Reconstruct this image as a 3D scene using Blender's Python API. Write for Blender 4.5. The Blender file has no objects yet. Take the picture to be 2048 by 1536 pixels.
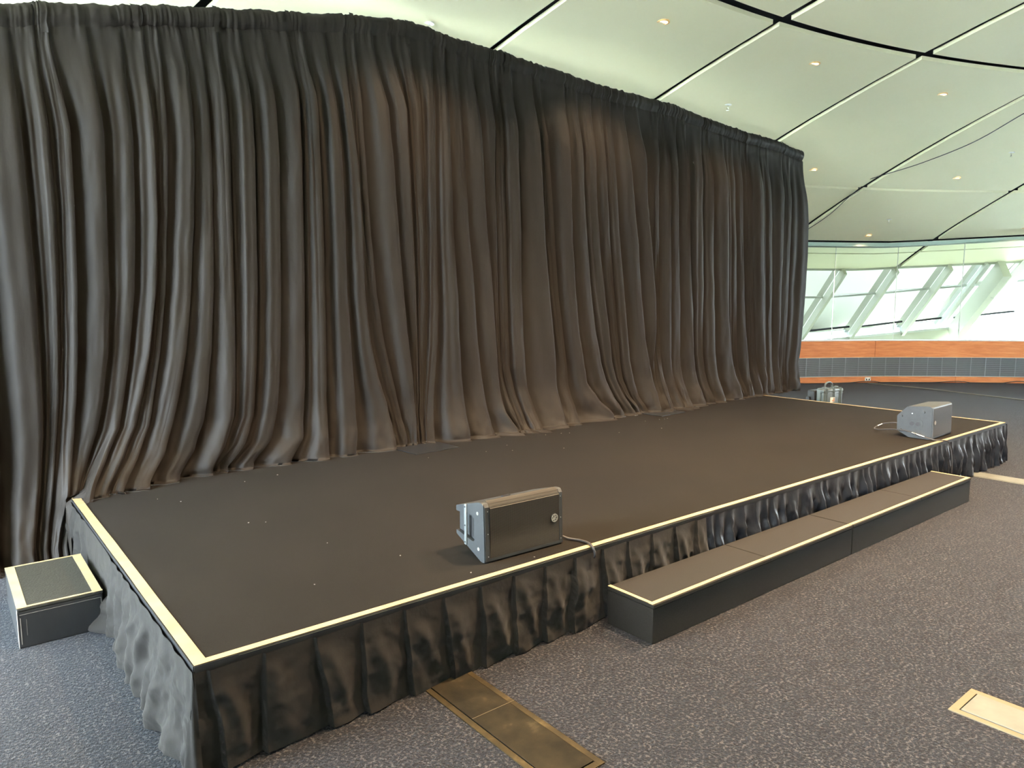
import bpy, bmesh, math, random
import numpy as np
from mathutils import Vector, Matrix, Euler

S = bpy.context.scene
COL = S.collection
random.seed(7)
PI = math.pi

# ------------------------------------------------------------------ camera, sky, exposure
cam_d = bpy.data.cameras.new('camera')
cam = bpy.data.objects.new('camera', cam_d)
COL.objects.link(cam)
cam.location = (-0.623, -2.514, 1.65)
cam.rotation_euler = (math.radians(90 - 6.632), 0, math.radians(51.138 - 90))
cam_d.sensor_width = 36.0
cam_d.lens = 1442.3 / 2048 * 36.0
cam_d.clip_end = 3000
S.camera = cam

w = bpy.data.worlds.new('sky')
S.world = w
w.use_nodes = True
wn = w.node_tree
wn.nodes.clear()
wo = wn.nodes.new('ShaderNodeOutputWorld')
wb = wn.nodes.new('ShaderNodeBackground')
wb.inputs['Color'].default_value = (0.76, 0.89, 1.0, 1)
wb.inputs['Strength'].default_value = 4.2
wn.links.new(wb.outputs[0], wo.inputs[0])

S.view_settings.view_transform = 'Standard'
S.view_settings.look = 'None'
S.view_settings.gamma = 1
S.view_settings.use_curve_mapping = False
S.view_settings.exposure = 3.7

S.cycles.max_bounces = 8
S.cycles.glossy_bounces = 3
S.cycles.use_adaptive_sampling = True
S.cycles.adaptive_threshold = 0.035
S.cycles.caustics_reflective = False
S.cycles.caustics_refractive = False
S.cycles.sample_clamp_indirect = 8.0

LAMP_POWER = 62.0          # each recessed ceiling downlight
LAMP_COL = (1.0, 0.72, 0.45)

# ------------------------------------------------------------------ helpers
def tag(o, label=None, cat=None, group=None, kind=None):
    if label: o['label'] = label
    if cat: o['category'] = cat
    if group: o['group'] = group
    if kind: o['kind'] = kind
    return o

def empty(name, loc=(0, 0, 0), rz=0.0, label=None, cat=None, group=None, kind=None, parent=None):
    o = bpy.data.objects.new(name, None)
    COL.objects.link(o)
    o.empty_display_size = 0.1
    o.location = loc
    o.rotation_euler = (0, 0, rz)
    if parent: o.parent = parent
    return tag(o, label, cat, group, kind)

def mesh_np(name, verts, faces, mat, parent=None, smooth=False, loc=None):
    me = bpy.data.meshes.new(name)
    verts = np.asarray(verts, dtype=np.float64)
    if isinstance(faces, np.ndarray):
        me.vertices.add(len(verts)); me.vertices.foreach_set('co', verts.ravel())
        n = faces.shape[1]
        me.loops.add(faces.size); me.loops.foreach_set('vertex_index', faces.ravel().astype(np.int32))
        me.polygons.add(len(faces))
        me.polygons.foreach_set('loop_start', np.arange(0, faces.size, n, dtype=np.int32))
        me.update(calc_edges=True)
        me.validate()
    else:
        me.from_pydata([tuple(v) for v in verts], [], faces)
        me.update()
    me.polygons.foreach_set('use_smooth', [smooth] * len(me.polygons))
    me.materials.append(mat)
    o = bpy.data.objects.new(name, me)
    COL.objects.link(o)
    if parent: o.parent = parent
    if loc is not None: o.location = loc
    return o

def grid_faces(nr, nc, flip=False):
    i = np.arange(nr - 1)[:, None] * nc + np.arange(nc - 1)[None, :]
    f = np.stack([i, i + 1, i + nc + 1, i + nc], -1).reshape(-1, 4)
    return f[:, ::-1].copy() if flip else f

class MB:
    """collects shapes into ONE mesh"""
    def __init__(self):
        self.bm = bmesh.new()
    def box(self, a, b, bevel=0.0, seg=2, rot=None, piv=None):
        bm = self.bm
        r = bmesh.ops.create_cube(bm, size=1)
        vs = r['verts']
        c = [(a[i] + b[i]) / 2 for i in range(3)]
        s = [abs(b[i] - a[i]) for i in range(3)]
        for v in vs:
            v.co = Vector((v.co.x * s[0] + c[0], v.co.y * s[1] + c[1], v.co.z * s[2] + c[2]))
        if bevel > 0:
            es = list({e for v in vs for e in v.link_edges})
            rr = bmesh.ops.bevel(bm, geom=es, offset=bevel, segments=seg, affect='EDGES', profile=0.5)
            vs = list({v for f in rr['faces'] for v in f.verts} | {v for v in vs if v.is_valid})
        if rot is not None:
            p = Vector(piv if piv is not None else c)
            for v in vs: v.co = rot @ (v.co - p) + p
        return vs
    def prism(self, pts, axis, a, b):
        """polygon pts (2D) extruded along axis ('x': pts=(y,z), 'y': pts=(x,z), 'z': pts=(x,y))"""
        bm = self.bm
        def mk(p, t):
            return {'x': (t, p[0], p[1]), 'y': (p[0], t, p[1]), 'z': (p[0], p[1], t)}[axis]
        A = [bm.verts.new(mk(p, a)) for p in pts]
        B = [bm.verts.new(mk(p, b)) for p in pts]
        n = len(pts)
        for i in range(n):
            bm.faces.new((A[i], A[(i + 1) % n], B[(i + 1) % n], B[i]))
        bm.faces.new(A[::-1]); bm.faces.new(B)
        return A + B
    def cyl(self, p0, p1, r0, r1=None, n=20, caps=True):
        bm = self.bm
        if r1 is None: r1 = r0
        p0 = Vector(p0); p1 = Vector(p1)
        d = (p1 - p0).normalized()
        u = d.orthogonal().normalized(); v = d.cross(u)
        A = []; B = []
        for i in range(n):
            t = 2 * PI * i / n
            e = u * math.cos(t) + v * math.sin(t)
            A.append(bm.verts.new(p0 + e * r0)); B.append(bm.verts.new(p1 + e * r1))
        for i in range(n):
            bm.faces.new((A[i], A[(i + 1) % n], B[(i + 1) % n], B[i]))
        if caps:
            bm.faces.new(A[::-1]); bm.faces.new(B)
        return A + B
    def tube(self, pts, r, n=8, closed=False):
        bm = self.bm
        P = [Vector(p) for p in pts]
        rings = []
        m = len(P)
        for i, p in enumerate(P):
            if closed:
                d = (P[(i + 1) % m] - P[(i - 1) % m])
            else:
                d = (P[min(i + 1, m - 1)] - P[max(i - 1, 0)])
            d = d.normalized()
            up = Vector((0, 0, 1)) if abs(d.z) < 0.9 else Vector((1, 0, 0))
            u = d.cross(up).normalized(); v = d.cross(u)
            rings.append([bm.verts.new(p + (u * math.cos(2 * PI * k / n) + v * math.sin(2 * PI * k / n)) * r) for k in range(n)])
        for i in range(m if closed else m - 1):
            a = rings[i]; b = rings[(i + 1) % m]
            for k in range(n):
                bm.faces.new((a[k], a[(k + 1) % n], b[(k + 1) % n], b[k]))
        if not closed:
            bm.faces.new(rings[0][::-1]); bm.faces.new(rings[-1])
    def ring(self, c, ro, ri, h, axis='z', n=32):
        """flat annulus with thickness h along axis"""
        bm = self.bm
        rows = []
        for (r, t) in ((ri, 0), (ro, 0), (ro, h), (ri, h)):
            row = []
            for i in range(n):
                a = 2 * PI * i / n
                x, y = r * math.cos(a), r * math.sin(a)
                co = {'z': (x, y, t), 'x': (t, x, y), 'y': (x, t, y)}[axis]
                row.append(bm.verts.new((co[0] + c[0], co[1] + c[1], co[2] + c[2])))
            rows.append(row)
        for q in range(4):
            a = rows[q]; b = rows[(q + 1) % 4]
            for i in range(n):
                bm.faces.new((a[i], a[(i + 1) % n], b[(i + 1) % n], b[i]))
    def build(self, name, mat, parent=None, smooth=False, loc=None, auto=True):
        bm = self.bm
        bmesh.ops.recalc_face_normals(bm, faces=bm.faces)
        me = bpy.data.meshes.new(name)
        bm.to_mesh(me); bm.free()
        me.materials.append(mat)
        if smooth:
            me.polygons.foreach_set('use_smooth', [True] * len(me.polygons))
            if auto:
                try: me.set_sharp_from_angle(angle=math.radians(40))
                except Exception: pass
        o = bpy.data.objects.new(name, me)
        COL.objects.link(o)
        if parent: o.parent = parent
        if loc is not None: o.location = loc
        return o

# value noise on numpy arrays
_rng = np.random.RandomState(3)
_tab = _rng.rand(256, 256)
def vnoise(x, y):
    x = np.asarray(x, float); y = np.asarray(y, float)
    x, y = np.broadcast_arrays(x, y)
    xi = np.floor(x).astype(int); yi = np.floor(y).astype(int)
    fx = x - xi; fy = y - yi
    fx = fx * fx * (3 - 2 * fx); fy = fy * fy * (3 - 2 * fy)
    g = lambda i, j: _tab[i % 256, j % 256]
    return ((g(xi, yi) * (1 - fx) + g(xi + 1, yi) * fx) * (1 - fy) + (g(xi, yi + 1) * (1 - fx) + g(xi + 1, yi + 1) * fx) * fy) * 2 - 1
def fbm(x, y, o=3):
    s = 0; a = 1
    for k in range(o):
        s = s + a * vnoise(x * 2 ** k + 17 * k, y * 2 ** k + 31 * k); a *= 0.5
    return s
def sstep(a, b, x):
    t = np.clip((np.asarray(x, float) - a) / (b - a), 0, 1)
    return t * t * (3 - 2 * t)

# ------------------------------------------------------------------ materials
def mat(name, col, rough=0.6, metal=0.0, sheen=0.0, sheen_tint=(1, 1, 1), spec=0.5, emit=None, estr=0.0):
    m = bpy.data.materials.new(name)
    m.use_nodes = True
    b = m.node_tree.nodes['Principled BSDF']
    b.inputs['Base Color'].default_value = (*col, 1)
    b.inputs['Roughness'].default_value = rough
    b.inputs['Metallic'].default_value = metal
    b.inputs['Specular IOR Level'].default_value = spec
    if sheen:
        b.inputs['Sheen Weight'].default_value = sheen
        b.inputs['Sheen Roughness'].default_value = 0.45
        b.inputs['Sheen Tint'].default_value = (*sheen_tint, 1)
    if emit:
        b.inputs['Emission Color'].default_value = (*emit, 1)
        b.inputs['Emission Strength'].default_value = estr
    return m

def nodes(m):
    t = m.node_tree
    return t, t.nodes, t.links, t.nodes['Principled BSDF']

def noise_node(t, coord, scale, detail=4, rough=0.5, mapscale=None):
    n = t.nodes.new('ShaderNodeTexNoise')
    n.inputs['Scale'].default_value = scale
    n.inputs['Detail'].default_value = detail
    n.inputs['Roughness'].default_value = rough
    src = coord
    if mapscale:
        mp = t.nodes.new('ShaderNodeMapping')
        mp.inputs['Scale'].default_value = mapscale
        t.links.new(coord, mp.inputs['Vector'])
        src = mp.outputs[0]
    t.links.new(src, n.inputs['Vector'])
    return n.outputs['Fac']

def ramp(t, fac, stops):
    r = t.nodes.new('ShaderNodeValToRGB')
    e = r.color_ramp.elements
    while len(e) < len(stops): e.new(0.5)
    for k, (p, c) in enumerate(stops):
        e[k].position = p
        e[k].color = (*c, 1) if len(c) == 3 else c
    t.links.new(fac, r.inputs[0])
    return r.outputs[0]

def bump(t, b, fac, strength=0.3, dist=0.01, prev=None):
    n = t.nodes.new('ShaderNodeBump')
    n.inputs['Strength'].default_value = strength
    n.inputs['Distance'].default_value = dist
    t.links.new(fac, n.inputs['Height'])
    if prev is not None: t.links.new(prev, n.inputs['Normal'])
    t.links.new(n.outputs[0], b.inputs['Normal'])
    return n.outputs[0]

def coordn(t, kind='Object'):
    c = t.nodes.new('ShaderNodeTexCoord')
    return c.outputs[kind]

def mixc(t, fac, a, b, mode='MIX'):
    n = t.nodes.new('ShaderNodeMix'); n.data_type = 'RGBA'; n.blend_type = mode
    def put(sock, v):
        if isinstance(v, (tuple, list)): sock.default_value = (*v, 1) if len(v) == 3 else v
        elif isinstance(v, (int, float)): sock.default_value = v
        else: t.links.new(v, sock)
    put(n.inputs['Factor'], fac); put(n.inputs['A'], a); put(n.inputs['B'], b)
    return n.outputs['Result']

def simple_noise(m, stops, scale, detail=4, bstr=0.0, bdist=0.005, mapscale=None, bscale=None):
    t, N, L, b = nodes(m)
    c = coordn(t)
    f = noise_node(t, c, scale, detail, 0.6, mapscale)
    L.new(ramp(t, f, stops), b.inputs['Base Color'])
    if bstr:
        f2 = noise_node(t, c, bscale or scale * 3, 3, 0.6, mapscale)
        bump(t, b, f2, bstr, bdist)
    return m

# drape cloth
M_drape = mat('drape_cloth', (0.055, 0.048, 0.043), 0.6, sheen=0.02, sheen_tint=(0.8, 0.85, 0.9), spec=0.16)
t, N, L, b = nodes(M_drape)
c = coordn(t)
f = noise_node(t, c, 3.0, 5, 0.6, (1, 1, 0.25))
L.new(ramp(t, f, [(0.3, (0.0140, 0.0114, 0.0092)), (0.7, (0.0196, 0.0159, 0.0130))]), b.inputs['Base Color'])
f1 = noise_node(t, c, 9.0, 4, 0.65, (1, 1, 0.35))
n1 = bump(t, b, f1, 0.22, 0.012)
f2 = noise_node(t, c, 420.0, 2, 0.5)
bump(t, b, f2, 0.25, 0.0012, n1)

M_skirt = mat('skirt_cotton', (0.07, 0.063, 0.055), 0.8, sheen=0.06, spec=0.2)
simple_noise(M_skirt, [(0.3, (0.0085, 0.0074, 0.0060)), (0.7, (0.0130, 0.0114, 0.0094))], 6, 5, 0.35, 0.01, None, 14)
M_satin = mat('skirt_satin', (0.035, 0.038, 0.045), 0.42, sheen=0.02, spec=0.22)
simple_noise(M_satin, [(0.3, (0.009, 0.011, 0.015)), (0.7, (0.015, 0.018, 0.025))], 6, 4, 0.3, 0.008, None, 18)

# stage carpet
M_stage = mat('stage_carpet', (0.08, 0.068, 0.055), 0.85, sheen=0.018, sheen_tint=(1, 0.97, 0.9), spec=0.06)
t, N, L, b = nodes(M_stage)
c = coordn(t)
f = noise_node(t, c, 1.6, 5, 0.6)
a1 = ramp(t, f, [(0.3, (0.0080, 0.0062, 0.0044)), (0.7, (0.0104, 0.0082, 0.0059))])
f2 = noise_node(t, c, 260, 3, 0.7)
a2 = mixc(t, 0.5, a1, ramp(t, f2, [(0.3, (0.2, 0.2, 0.2)), (0.75, (0.9, 0.9, 0.9))]), 'OVERLAY')
L.new(a2, b.inputs['Base Color'])
bump(t, b, f2, 0.55, 0.004)

M_step = mat('step_carpet', (0.06, 0.053, 0.046), 0.85, sheen=0.03, spec=0.15)
simple_noise(M_step, [(0.3, (0.012, 0.0102, 0.0083)), (0.7, (0.019, 0.0163, 0.013))], 180, 3, 0.5, 0.003, None, 260)
M_rubber = mat('black_mat', (0.05, 0.05, 0.045), 0.5, spec=0.5)
simple_noise(M_rubber, [(0.3, (0.016, 0.016, 0.013)), (0.75, (0.034, 0.034, 0.028))], 30, 5, 0.6, 0.004, None, 90)
M_blackpaint = mat('black_paint', (0.03, 0.032, 0.034), 0.45, spec=0.5)
simple_noise(M_blackpaint, [(0.35, (0.010, 0.011, 0.012)), (0.7, (0.017, 0.018, 0.019)), (0.8, (0.2, 0.2, 0.18))], 9, 8, 0.2, 0.002, (1, 1, .3), 40)
t, N, L, b = nodes(M_blackpaint)
for n_ in N:
    if n_.type == 'VALTORGB':
        n_.color_ramp.elements[2].position = 0.86

M_tape = mat('masking_tape', (0.80, 0.70, 0.46), 0.6, spec=0.4)
simple_noise(M_tape, [(0.3, (0.25, 0.195, 0.105)), (0.7, (0.34, 0.275, 0.155))], 7, 5, 0.15, 0.001, None, 60)

# carpet floor
M_floor = mat('carpet', (0.1, 0.09, 0.1), 0.9, sheen=0.11, sheen_tint=(0.68, 0.82, 1.0), spec=0.12)  # blue sheen tint stands in for sky reflected off the far carpet
t, N, L, b = nodes(M_floor)
c = coordn(t)
fl = noise_node(t, c, 1.1, 3, 0.5)
base = ramp(t, fl, [(0.35, (0.0068, 0.0054, 0.0055)), (0.65, (0.0096, 0.0078, 0.0080))])
fs = noise_node(t, c, 75, 3, 0.72)
fm = noise_node(t, c, 11, 4, 0.65)
fleck = ramp(t, fs, [(0.52, (0, 0, 0)), (0.60, (1, 1, 1))])
patch = ramp(t, fm, [(0.30, (0.30, 0.30, 0.30)), (0.66, (1, 1, 1))])
fk = mixc(t, 1.0, fleck, patch, 'MULTIPLY')
fine = noise_node(t, c, 210, 2, 0.7)
base2 = mixc(t, 0.6, base, ramp(t, fine, [(0.3, (0.15, 0.15, 0.15)), (0.7, (0.85, 0.85, 0.85))]), 'OVERLAY')
L.new(mixc(t, fk, base2, (0.074, 0.066, 0.064)), b.inputs['Base Color'])
fb = noise_node(t, c, 120, 3, 0.7, (1, 0.55, 1))
bump(t, b, fb, 0.9, 0.012)

# ceiling
M_ceil = mat('ceiling_plaster', (0.78, 0.80, 0.68), 0.65, spec=0.3)
t, N, L, b = nodes(M_ceil)
c = coordn(t)
f = noise_node(t, c, 0.8, 4, 0.5)
L.new(ramp(t, f, [(0.3, (0.84, 0.815, 0.565)), (0.7, (0.88, 0.85, 0.60))]), b.inputs['Base Color'])
f2 = noise_node(t, c, 2.2, 3, 0.45, (1, 0.5, 1))
bump(t, b, f2, 0.22, 0.03)
M_void = mat('ceiling_void', (0.03, 0.032, 0.036), 0.8)
M_whitetrim = mat('white_trim', (0.55, 0.56, 0.51), 0.5)
M_cream = mat('cream_paint', (0.46, 0.46, 0.37), 0.5)
M_bounce = mat('pale_bounce_terrace', (0.85, 0.85, 0.80), 0.8)  # pale so the added terrace throws daylight up at the ceiling
M_greenedge = mat('glass_head_channel', (0.36, 0.47, 0.42), 0.45)
M_darkmetal = mat('dark_metal', (0.02, 0.022, 0.026), 0.4, metal=0.4)
M_steel = mat('galvanised_steel', (0.55, 0.57, 0.58), 0.35, metal=0.9)
M_chrome = mat('chrome', (0.8, 0.8, 0.78), 0.15, metal=1.0)

# wood
M_wood = mat('orange_veneer', (0.62, 0.27, 0.10), 0.38, spec=0.5)
t, N, L, b = nodes(M_wood)
c = coordn(t)
f = noise_node(t, c, 3.0, 6, 0.62, (1, 1, 9))
L.new(ramp(t, f, [(0.3, (0.52, 0.16, 0.055)), (0.55, (0.64, 0.225, 0.085)), (0.75, (0.70, 0.29, 0.125))]), b.inputs['Base Color'])
M_grille = mat('grille_metal', (0.24, 0.25, 0.26), 0.5, metal=0.2)
M_sill = mat('pale_ledge', (0.55, 0.53, 0.5), 0.4)

# brass floor trunking
M_brass = mat('worn_brass', (0.30, 0.22, 0.10), 0.6, metal=0.2, spec=0.2)
simple_noise(M_brass, [(0.3, (0.012, 0.008, 0.003)), (0.55, (0.035, 0.024, 0.009)), (0.78, (0.11, 0.078, 0.035))], 8, 8, 0.2, 0.002, None, 60)
M_lid = mat('worn_lid', (0.22, 0.17, 0.10), 0.75, metal=0.0, spec=0.12)
simple_noise(M_lid, [(0.35, (0.008, 0.006, 0.003)), (0.60, (0.019, 0.014, 0.007)), (0.78, (0.06, 0.046, 0.024))], 7, 9, 0.3, 0.002, None, 220)
M_alu = mat('brushed_aluminium', (0.72, 0.72, 0.66), 0.6, metal=0.2, spec=0.2)
simple_noise(M_alu, [(0.3, (0.095, 0.098, 0.085)), (0.7, (0.135, 0.138, 0.12))], 5, 7, 0.15, 0.001, None, 200)
M_alubrass = mat('pale_brass', (0.13, 0.108, 0.068), 0.6, metal=0.2, spec=0.2)

# speakers
M_spk = mat('speaker_plastic', (0.045, 0.05, 0.052), 0.5, spec=0.6)
simple_noise(M_spk, [(0.3, (0.013, 0.0155, 0.017)), (0.7, (0.020, 0.0235, 0.0255))], 20, 4, 0.5, 0.0015, None, 300)
M_bar = mat('pale_grey_bar', (0.13, 0.145, 0.145), 0.4, spec=0.6)
M_spkgrille = mat('speaker_grille', (0.045, 0.043, 0.038), 0.6, spec=0.2)
t, N, L, b = nodes(M_spkgrille)
c = coordn(t)
vo = N.new('ShaderNodeTexVoronoi'); vo.inputs['Scale'].default_value = 170; vo.inputs['Randomness'].default_value = 0.0
L.new(c, vo.inputs['Vector'])
L.new(ramp(t, vo.outputs['Distance'], [(0.30, (0.002, 0.002, 0.002)), (0.42, (0.034, 0.030, 0.024))]), b.inputs['Base Color'])
bump(t, b, vo.outputs['Distance'], 0.5, 0.002)
M_logo = mat('badge_silver', (0.22, 0.22, 0.20), 0.4)
M_black = mat('matt_black', (0.012, 0.012, 0.013), 0.5)
M_cable = mat('black_cable', (0.03, 0.03, 0.032), 0.45)
M_greycable = mat('grey_cable', (0.035, 0.032, 0.030), 0.5)
M_case = mat('case_plastic', (0.085, 0.105, 0.10), 0.42, spec=0.6)
M_label = mat('paper_label', (0.72, 0.66, 0.55), 0.6)
M_labelred = mat('orange_print', (0.75, 0.28, 0.12), 0.6)
M_white = mat('white_plastic', (0.8, 0.79, 0.74), 0.4)
M_wall = mat('plaster_wall', (0.34, 0.29, 0.24), 0.8)
M_crumb = mat('pale_crumb', (0.22, 0.21, 0.19), 0.8)

# glass: transparent with a fresnel reflection
def glass_mat(name, tint, refl=1.0):
    m = bpy.data.materials.new(name); m.use_nodes = True
    t = m.node_tree; t.nodes.clear()
    o = t.nodes.new('ShaderNodeOutputMaterial')
    tr = t.nodes.new('ShaderNodeBsdfTransparent'); tr.inputs[0].default_value = (*tint, 1)
    gl = t.nodes.new('ShaderNodeBsdfGlossy'); gl.inputs['Roughness'].default_value = 0.02
    lw = t.nodes.new('ShaderNodeFresnel'); lw.inputs['IOR'].default_value = 1.35
    mx = t.nodes.new('ShaderNodeMixShader')
    t.links.new(lw.outputs[0], mx.inputs[0]); t.links.new(tr.outputs[0], mx.inputs[1]); t.links.new(gl.outputs[0], mx.inputs[2])
    t.links.new(mx.outputs[0], o.inputs[0])
    return m
M_glass = glass_mat('clear_glass', (0.95, 0.985, 0.965))
M_glass2 = glass_mat('window_glass', (0.97, 0.99, 0.98))
M_skydim = glass_mat('sky_dimming_glass', (0.155, 0.158, 0.154))  # dark tint added to dim the sky behind the panes in view

# ------------------------------------------------------------------ hall geometry: dome about a vertical axis
CX, CY = 4.378, -10.694
DTH = math.radians(10)
TH0 = 1.626
def zoff(th):
    return 0.9 * np.clip(0.98 - th, 0, 0.30)
def zceil(r, th=1.2):
    d = np.maximum(r, 7.5) - 17.744
    z = 2.767 - 0.368 * d - 0.018 * d * d
    return z + zoff(th) * sstep(15.65, 17.7, r)
def rwall(th):
    return 17.74 - 1.3 * max(0.0, min(0.30, 1.0 - th))
def pol(r, th, z=0.0):
    return (CX + r * math.cos(th), CY + r * math.sin(th), z)

def sector_mesh(r0, r1, t0, t1, zb, thick, nr=5, nt=6):
    """curved slab between radii and angles; zb(r,th) = underside"""
    rs = np.linspace(r0, r1, nr); ts = np.linspace(t0, t1, nt)
    R, T = np.meshgrid(rs, ts, indexing='ij')
    Z = zb(R, T)
    low = np.stack([CX + R * np.cos(T), CY + R * np.sin(T), Z], -1).reshape(-1, 3)
    top = low + np.array([0, 0, thick])
    f = grid_faces(nr, nt).tolist()
    n = nr * nt
    F = [q[::-1] for q in f] + [[a + n for a in q] for q in f]
    per = [i for i in range(nt)] + [i * nt + nt - 1 for i in range(1, nr)] + [(nr - 1) * nt + i for i in range(nt - 2, -1, -1)] + [i * nt for i in range(nr - 2, 0, -1)]
    for k in range(len(per)):
        a, b2 = per[k], per[(k + 1) % len(per)]
        F.append([a, b2, b2 + n, a + n])
    return np.concatenate([low, top]), F

def recalc(o):
    bm = bmesh.new(); bm.from_mesh(o.data)
    bmesh.ops.recalc_face_normals(bm, faces=bm.faces)
    bm.to_mesh(o.data); bm.free()

# floor
_pts = [pol(18.0, t_)[:2] for t_ in np.linspace(0.2, 2.165, 60)] + [pol(13.25, t_)[:2] for t_ in np.linspace(2.17, 4.2, 60)] + [pol(13.25, t_)[:2] for t_ in np.linspace(5.2, 6.48, 40)]
bm_ = MB(); bm_.prism(_pts, 'z', -0.3, 0.0)
floor = bm_.build('floor', M_floor); tag(floor, kind='structure')

# ceiling: plaster panels with dark grooves between them
ceil = empty('ceiling', (0, 0, 0), kind='structure')
rings = [(8.6, 12.165), (12.285, 15.61), (15.685, 17.66), (17.83, 18.2), (18.24, 18.92)]
gap = 0.052
for k in range(-2, 8):
    ta = TH0 - (k + 1) * 0.1735; tb = TH0 - k * 0.1735
    for (r0, r1) in rings:
        rm = 0.5 * (r0 + r1)
        g = gap / rm
        V, F = sector_mesh(r0, r1, ta + g, tb - g, zceil, 0.04, 7 if r1 - r0 > 1 else 3, 8)
        o = mesh_np('ceiling_panel', V, F, M_ceil, ceil, smooth=False); recalc(o)
tA = TH0 - 8 * 0.1735; tB = TH0 + 2 * 0.1735
mbV = []; mbF = []; off = 0
for (a, b2, RR) in ((tB, 2.16, rings), (2.16, tB + 1.6, [(8.6, 13.2)]), (tA, tA + .001, rings), (tA - 1.2, tA, [(8.6, 13.2)])):
    for (r0, r1) in RR:
        V, F = sector_mesh(r0, r1, a + .003, b2 - .003, zceil, 0.045, 5, 24)
        mbV.append(V); mbF += [[i + off for i in q] for q in F]; off += len(V)
for (a, b2) in ((0, 2 * PI),):
    V, F = sector_mesh(0.01, 8.5, a, b2, zceil, 0.045, 5, 48)
    mbV.append(V); mbF += [[i + off for i in q] for q in F]; off += len(V)
V, F = sector_mesh(8.6, 13.5, tB + 1.6, tA - 1.2 + 2 * PI, zceil, 0.045, 5, 30)
mbV.append(V); mbF += [[i + off for i in q] for q in F]; off += len(V)
o = mesh_np('ceiling_field', np.concatenate(mbV), mbF, M_ceil, ceil); recalc(o)
for (r0, r1, a, b2) in ((0.01, 13.25, -0.95, 2 * PI - 0.96), (13.25, 18.95, tA, 2.16)):
    V, F = sector_mesh(r0, r1, a, b2, lambda r, th: zceil(r, th) + 0.16, 0.03, 16, 100)
    o = mesh_np('ceiling_void', V, F, M_void, ceil); recalc(o)
# unseen glazing added on both flanks for daylight, with a pale terrace to bounce it
side = empty('added_glazing', (0, 0, 0), kind='structure')
for (a, b2) in ((2.17, 3.55), (-0.95, tA)):
    n_ = max(2, int((b2 - a) / 0.14))
    for i in range(n_ + 1):
        th = a + (b2 - a) * i / n_
        p_ = pol(13.15, th); zt_ = float(zceil(13.15, th))
        mb = MB(); mb.cyl((p_[0], p_[1], 0.0), (p_[0], p_[1], zt_), 0.045, n=8); mb.build('mullion', M_whitetrim, side)
        if i < n_:
            q_ = pol(13.15, th + (b2 - a) / n_)
            mb = MB(); bm = mb.bm
            A_ = [bm.verts.new(v) for v in ((p_[0], p_[1], 2.75), (q_[0], q_[1], 2.75), (q_[0], q_[1], zt_ + .02), (p_[0], p_[1], zt_ + .02))]
            C_ = Vector((CX, CY, 0)); B_ = [bm.verts.new(v.co + (v.co - Vector((CX, CY, v.co.z))).normalized() * 0.12) for v in A_]
            bm.faces.new(A_); bm.faces.new(B_[::-1])
            for k_ in range(4): bm.faces.new((A_[k_], A_[(k_ + 1) % 4], B_[(k_ + 1) % 4], B_[k_]))
            mb.build('header', M_ceil, side)  # unseen header added to cut the sky light reaching the stage
            zt_ = 2.75
            mb = MB(); bm = mb.bm
            bm.faces.new([bm.verts.new(v) for v in ((p_[0], p_[1], 0.0), (q_[0], q_[1], 0.0), (q_[0], q_[1], zt_), (p_[0], p_[1], zt_))])
            mb.build('pane', M_glass2, side)
ter = []; tf = []; of = 0
for (a, b2) in ((2.17, 3.9), (-1.2, tA)):
    V, F = sector_mesh(13.3, 30.0, a, b2, lambda r, th: 0 * r - 0.12, 0.1, 4, 40)
    ter.append(V); tf += [[i + of for i in q] for q in F]; of += len(V)
o = mesh_np('bounce_terrace', np.concatenate(ter), tf, M_bounce); recalc(o); tag(o, kind='structure')  # unseen slab added as a daylight reflector for the ceiling
# aluminium track that runs in the radial grooves
mb = MB()
for k in (0, 1, 2, 4, 5):
    th = TH0 - k * 0.1735
    pts = [pol(r, th + 0.012 / r, zceil(r, th) + 0.035) for r in np.linspace(12.4, 15.5, 10)]
    mb.tube(pts, 0.008, 6)
mb.build('groove_track', M_steel, ceil)

# green head channel that carries the glass, and a groove plate above it
def arc_strip(mb, rfun, t0, t1, z0, z1, thick, n=40, zf=None):
    """vertical curved plate, outward thickness"""
    bm = mb.bm
    rows = []
    for i in range(n + 1):
        th = t0 + (t1 - t0) * i / n
        r = rfun(th); dz = zf(th) if zf else 0
        rows.append([bm.verts.new(pol(r, th, z0 + dz)), bm.verts.new(pol(r + thick, th, z0 + dz)),
                     bm.verts.new(pol(r + thick, th, z1 + dz)), bm.verts.new(pol(r, th, z1 + dz))])
    for i in range(n):
        a, b2 = rows[i], rows[i + 1]
        for q in range(4):
            bm.faces.new((a[q], a[(q + 1) % 4], b2[(q + 1) % 4], b2[q]))
    bm.faces.new(rows[0]); bm.faces.new(rows[-1][::-1])

TW0, TW1 = 0.25, 2.16
part = empty('window_2', (0, 0, 0), kind='structure')
JT = [1.0429 - 0.0723 * k for k in range(-4, 7)]      # joints between the frameless panes
zt = lambda th: float(zceil(17.74, th))
for k in range(len(JT) - 1):
    a, b2 = JT[k + 1] + 0.0004, JT[k] - 0.0004
    mb = MB(); bm = mb.bm
    n = 6; rows = []
    for i in range(n + 1):
        th = a + (b2 - a) * i / n; r = rwall(th) + 0.05
        rows.append([bm.verts.new(pol(r, th, 0.86)), bm.verts.new(pol(r + .012, th, 0.86)),
                     bm.verts.new(pol(r + .012, th, zt(th) - 0.06)), bm.verts.new(pol(r, th, zt(th) - 0.06))])
    for i in range(n):
        p_, q_ = rows[i], rows[i + 1]
        for q in range(4):
            bm.faces.new((p_[q], p_[(q + 1) % 4], q_[(q + 1) % 4], q_[q]))
    bm.faces.new(rows[0]); bm.faces.new(rows[-1][::-1])
    mb.build('pane', M_glass, part)
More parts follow.
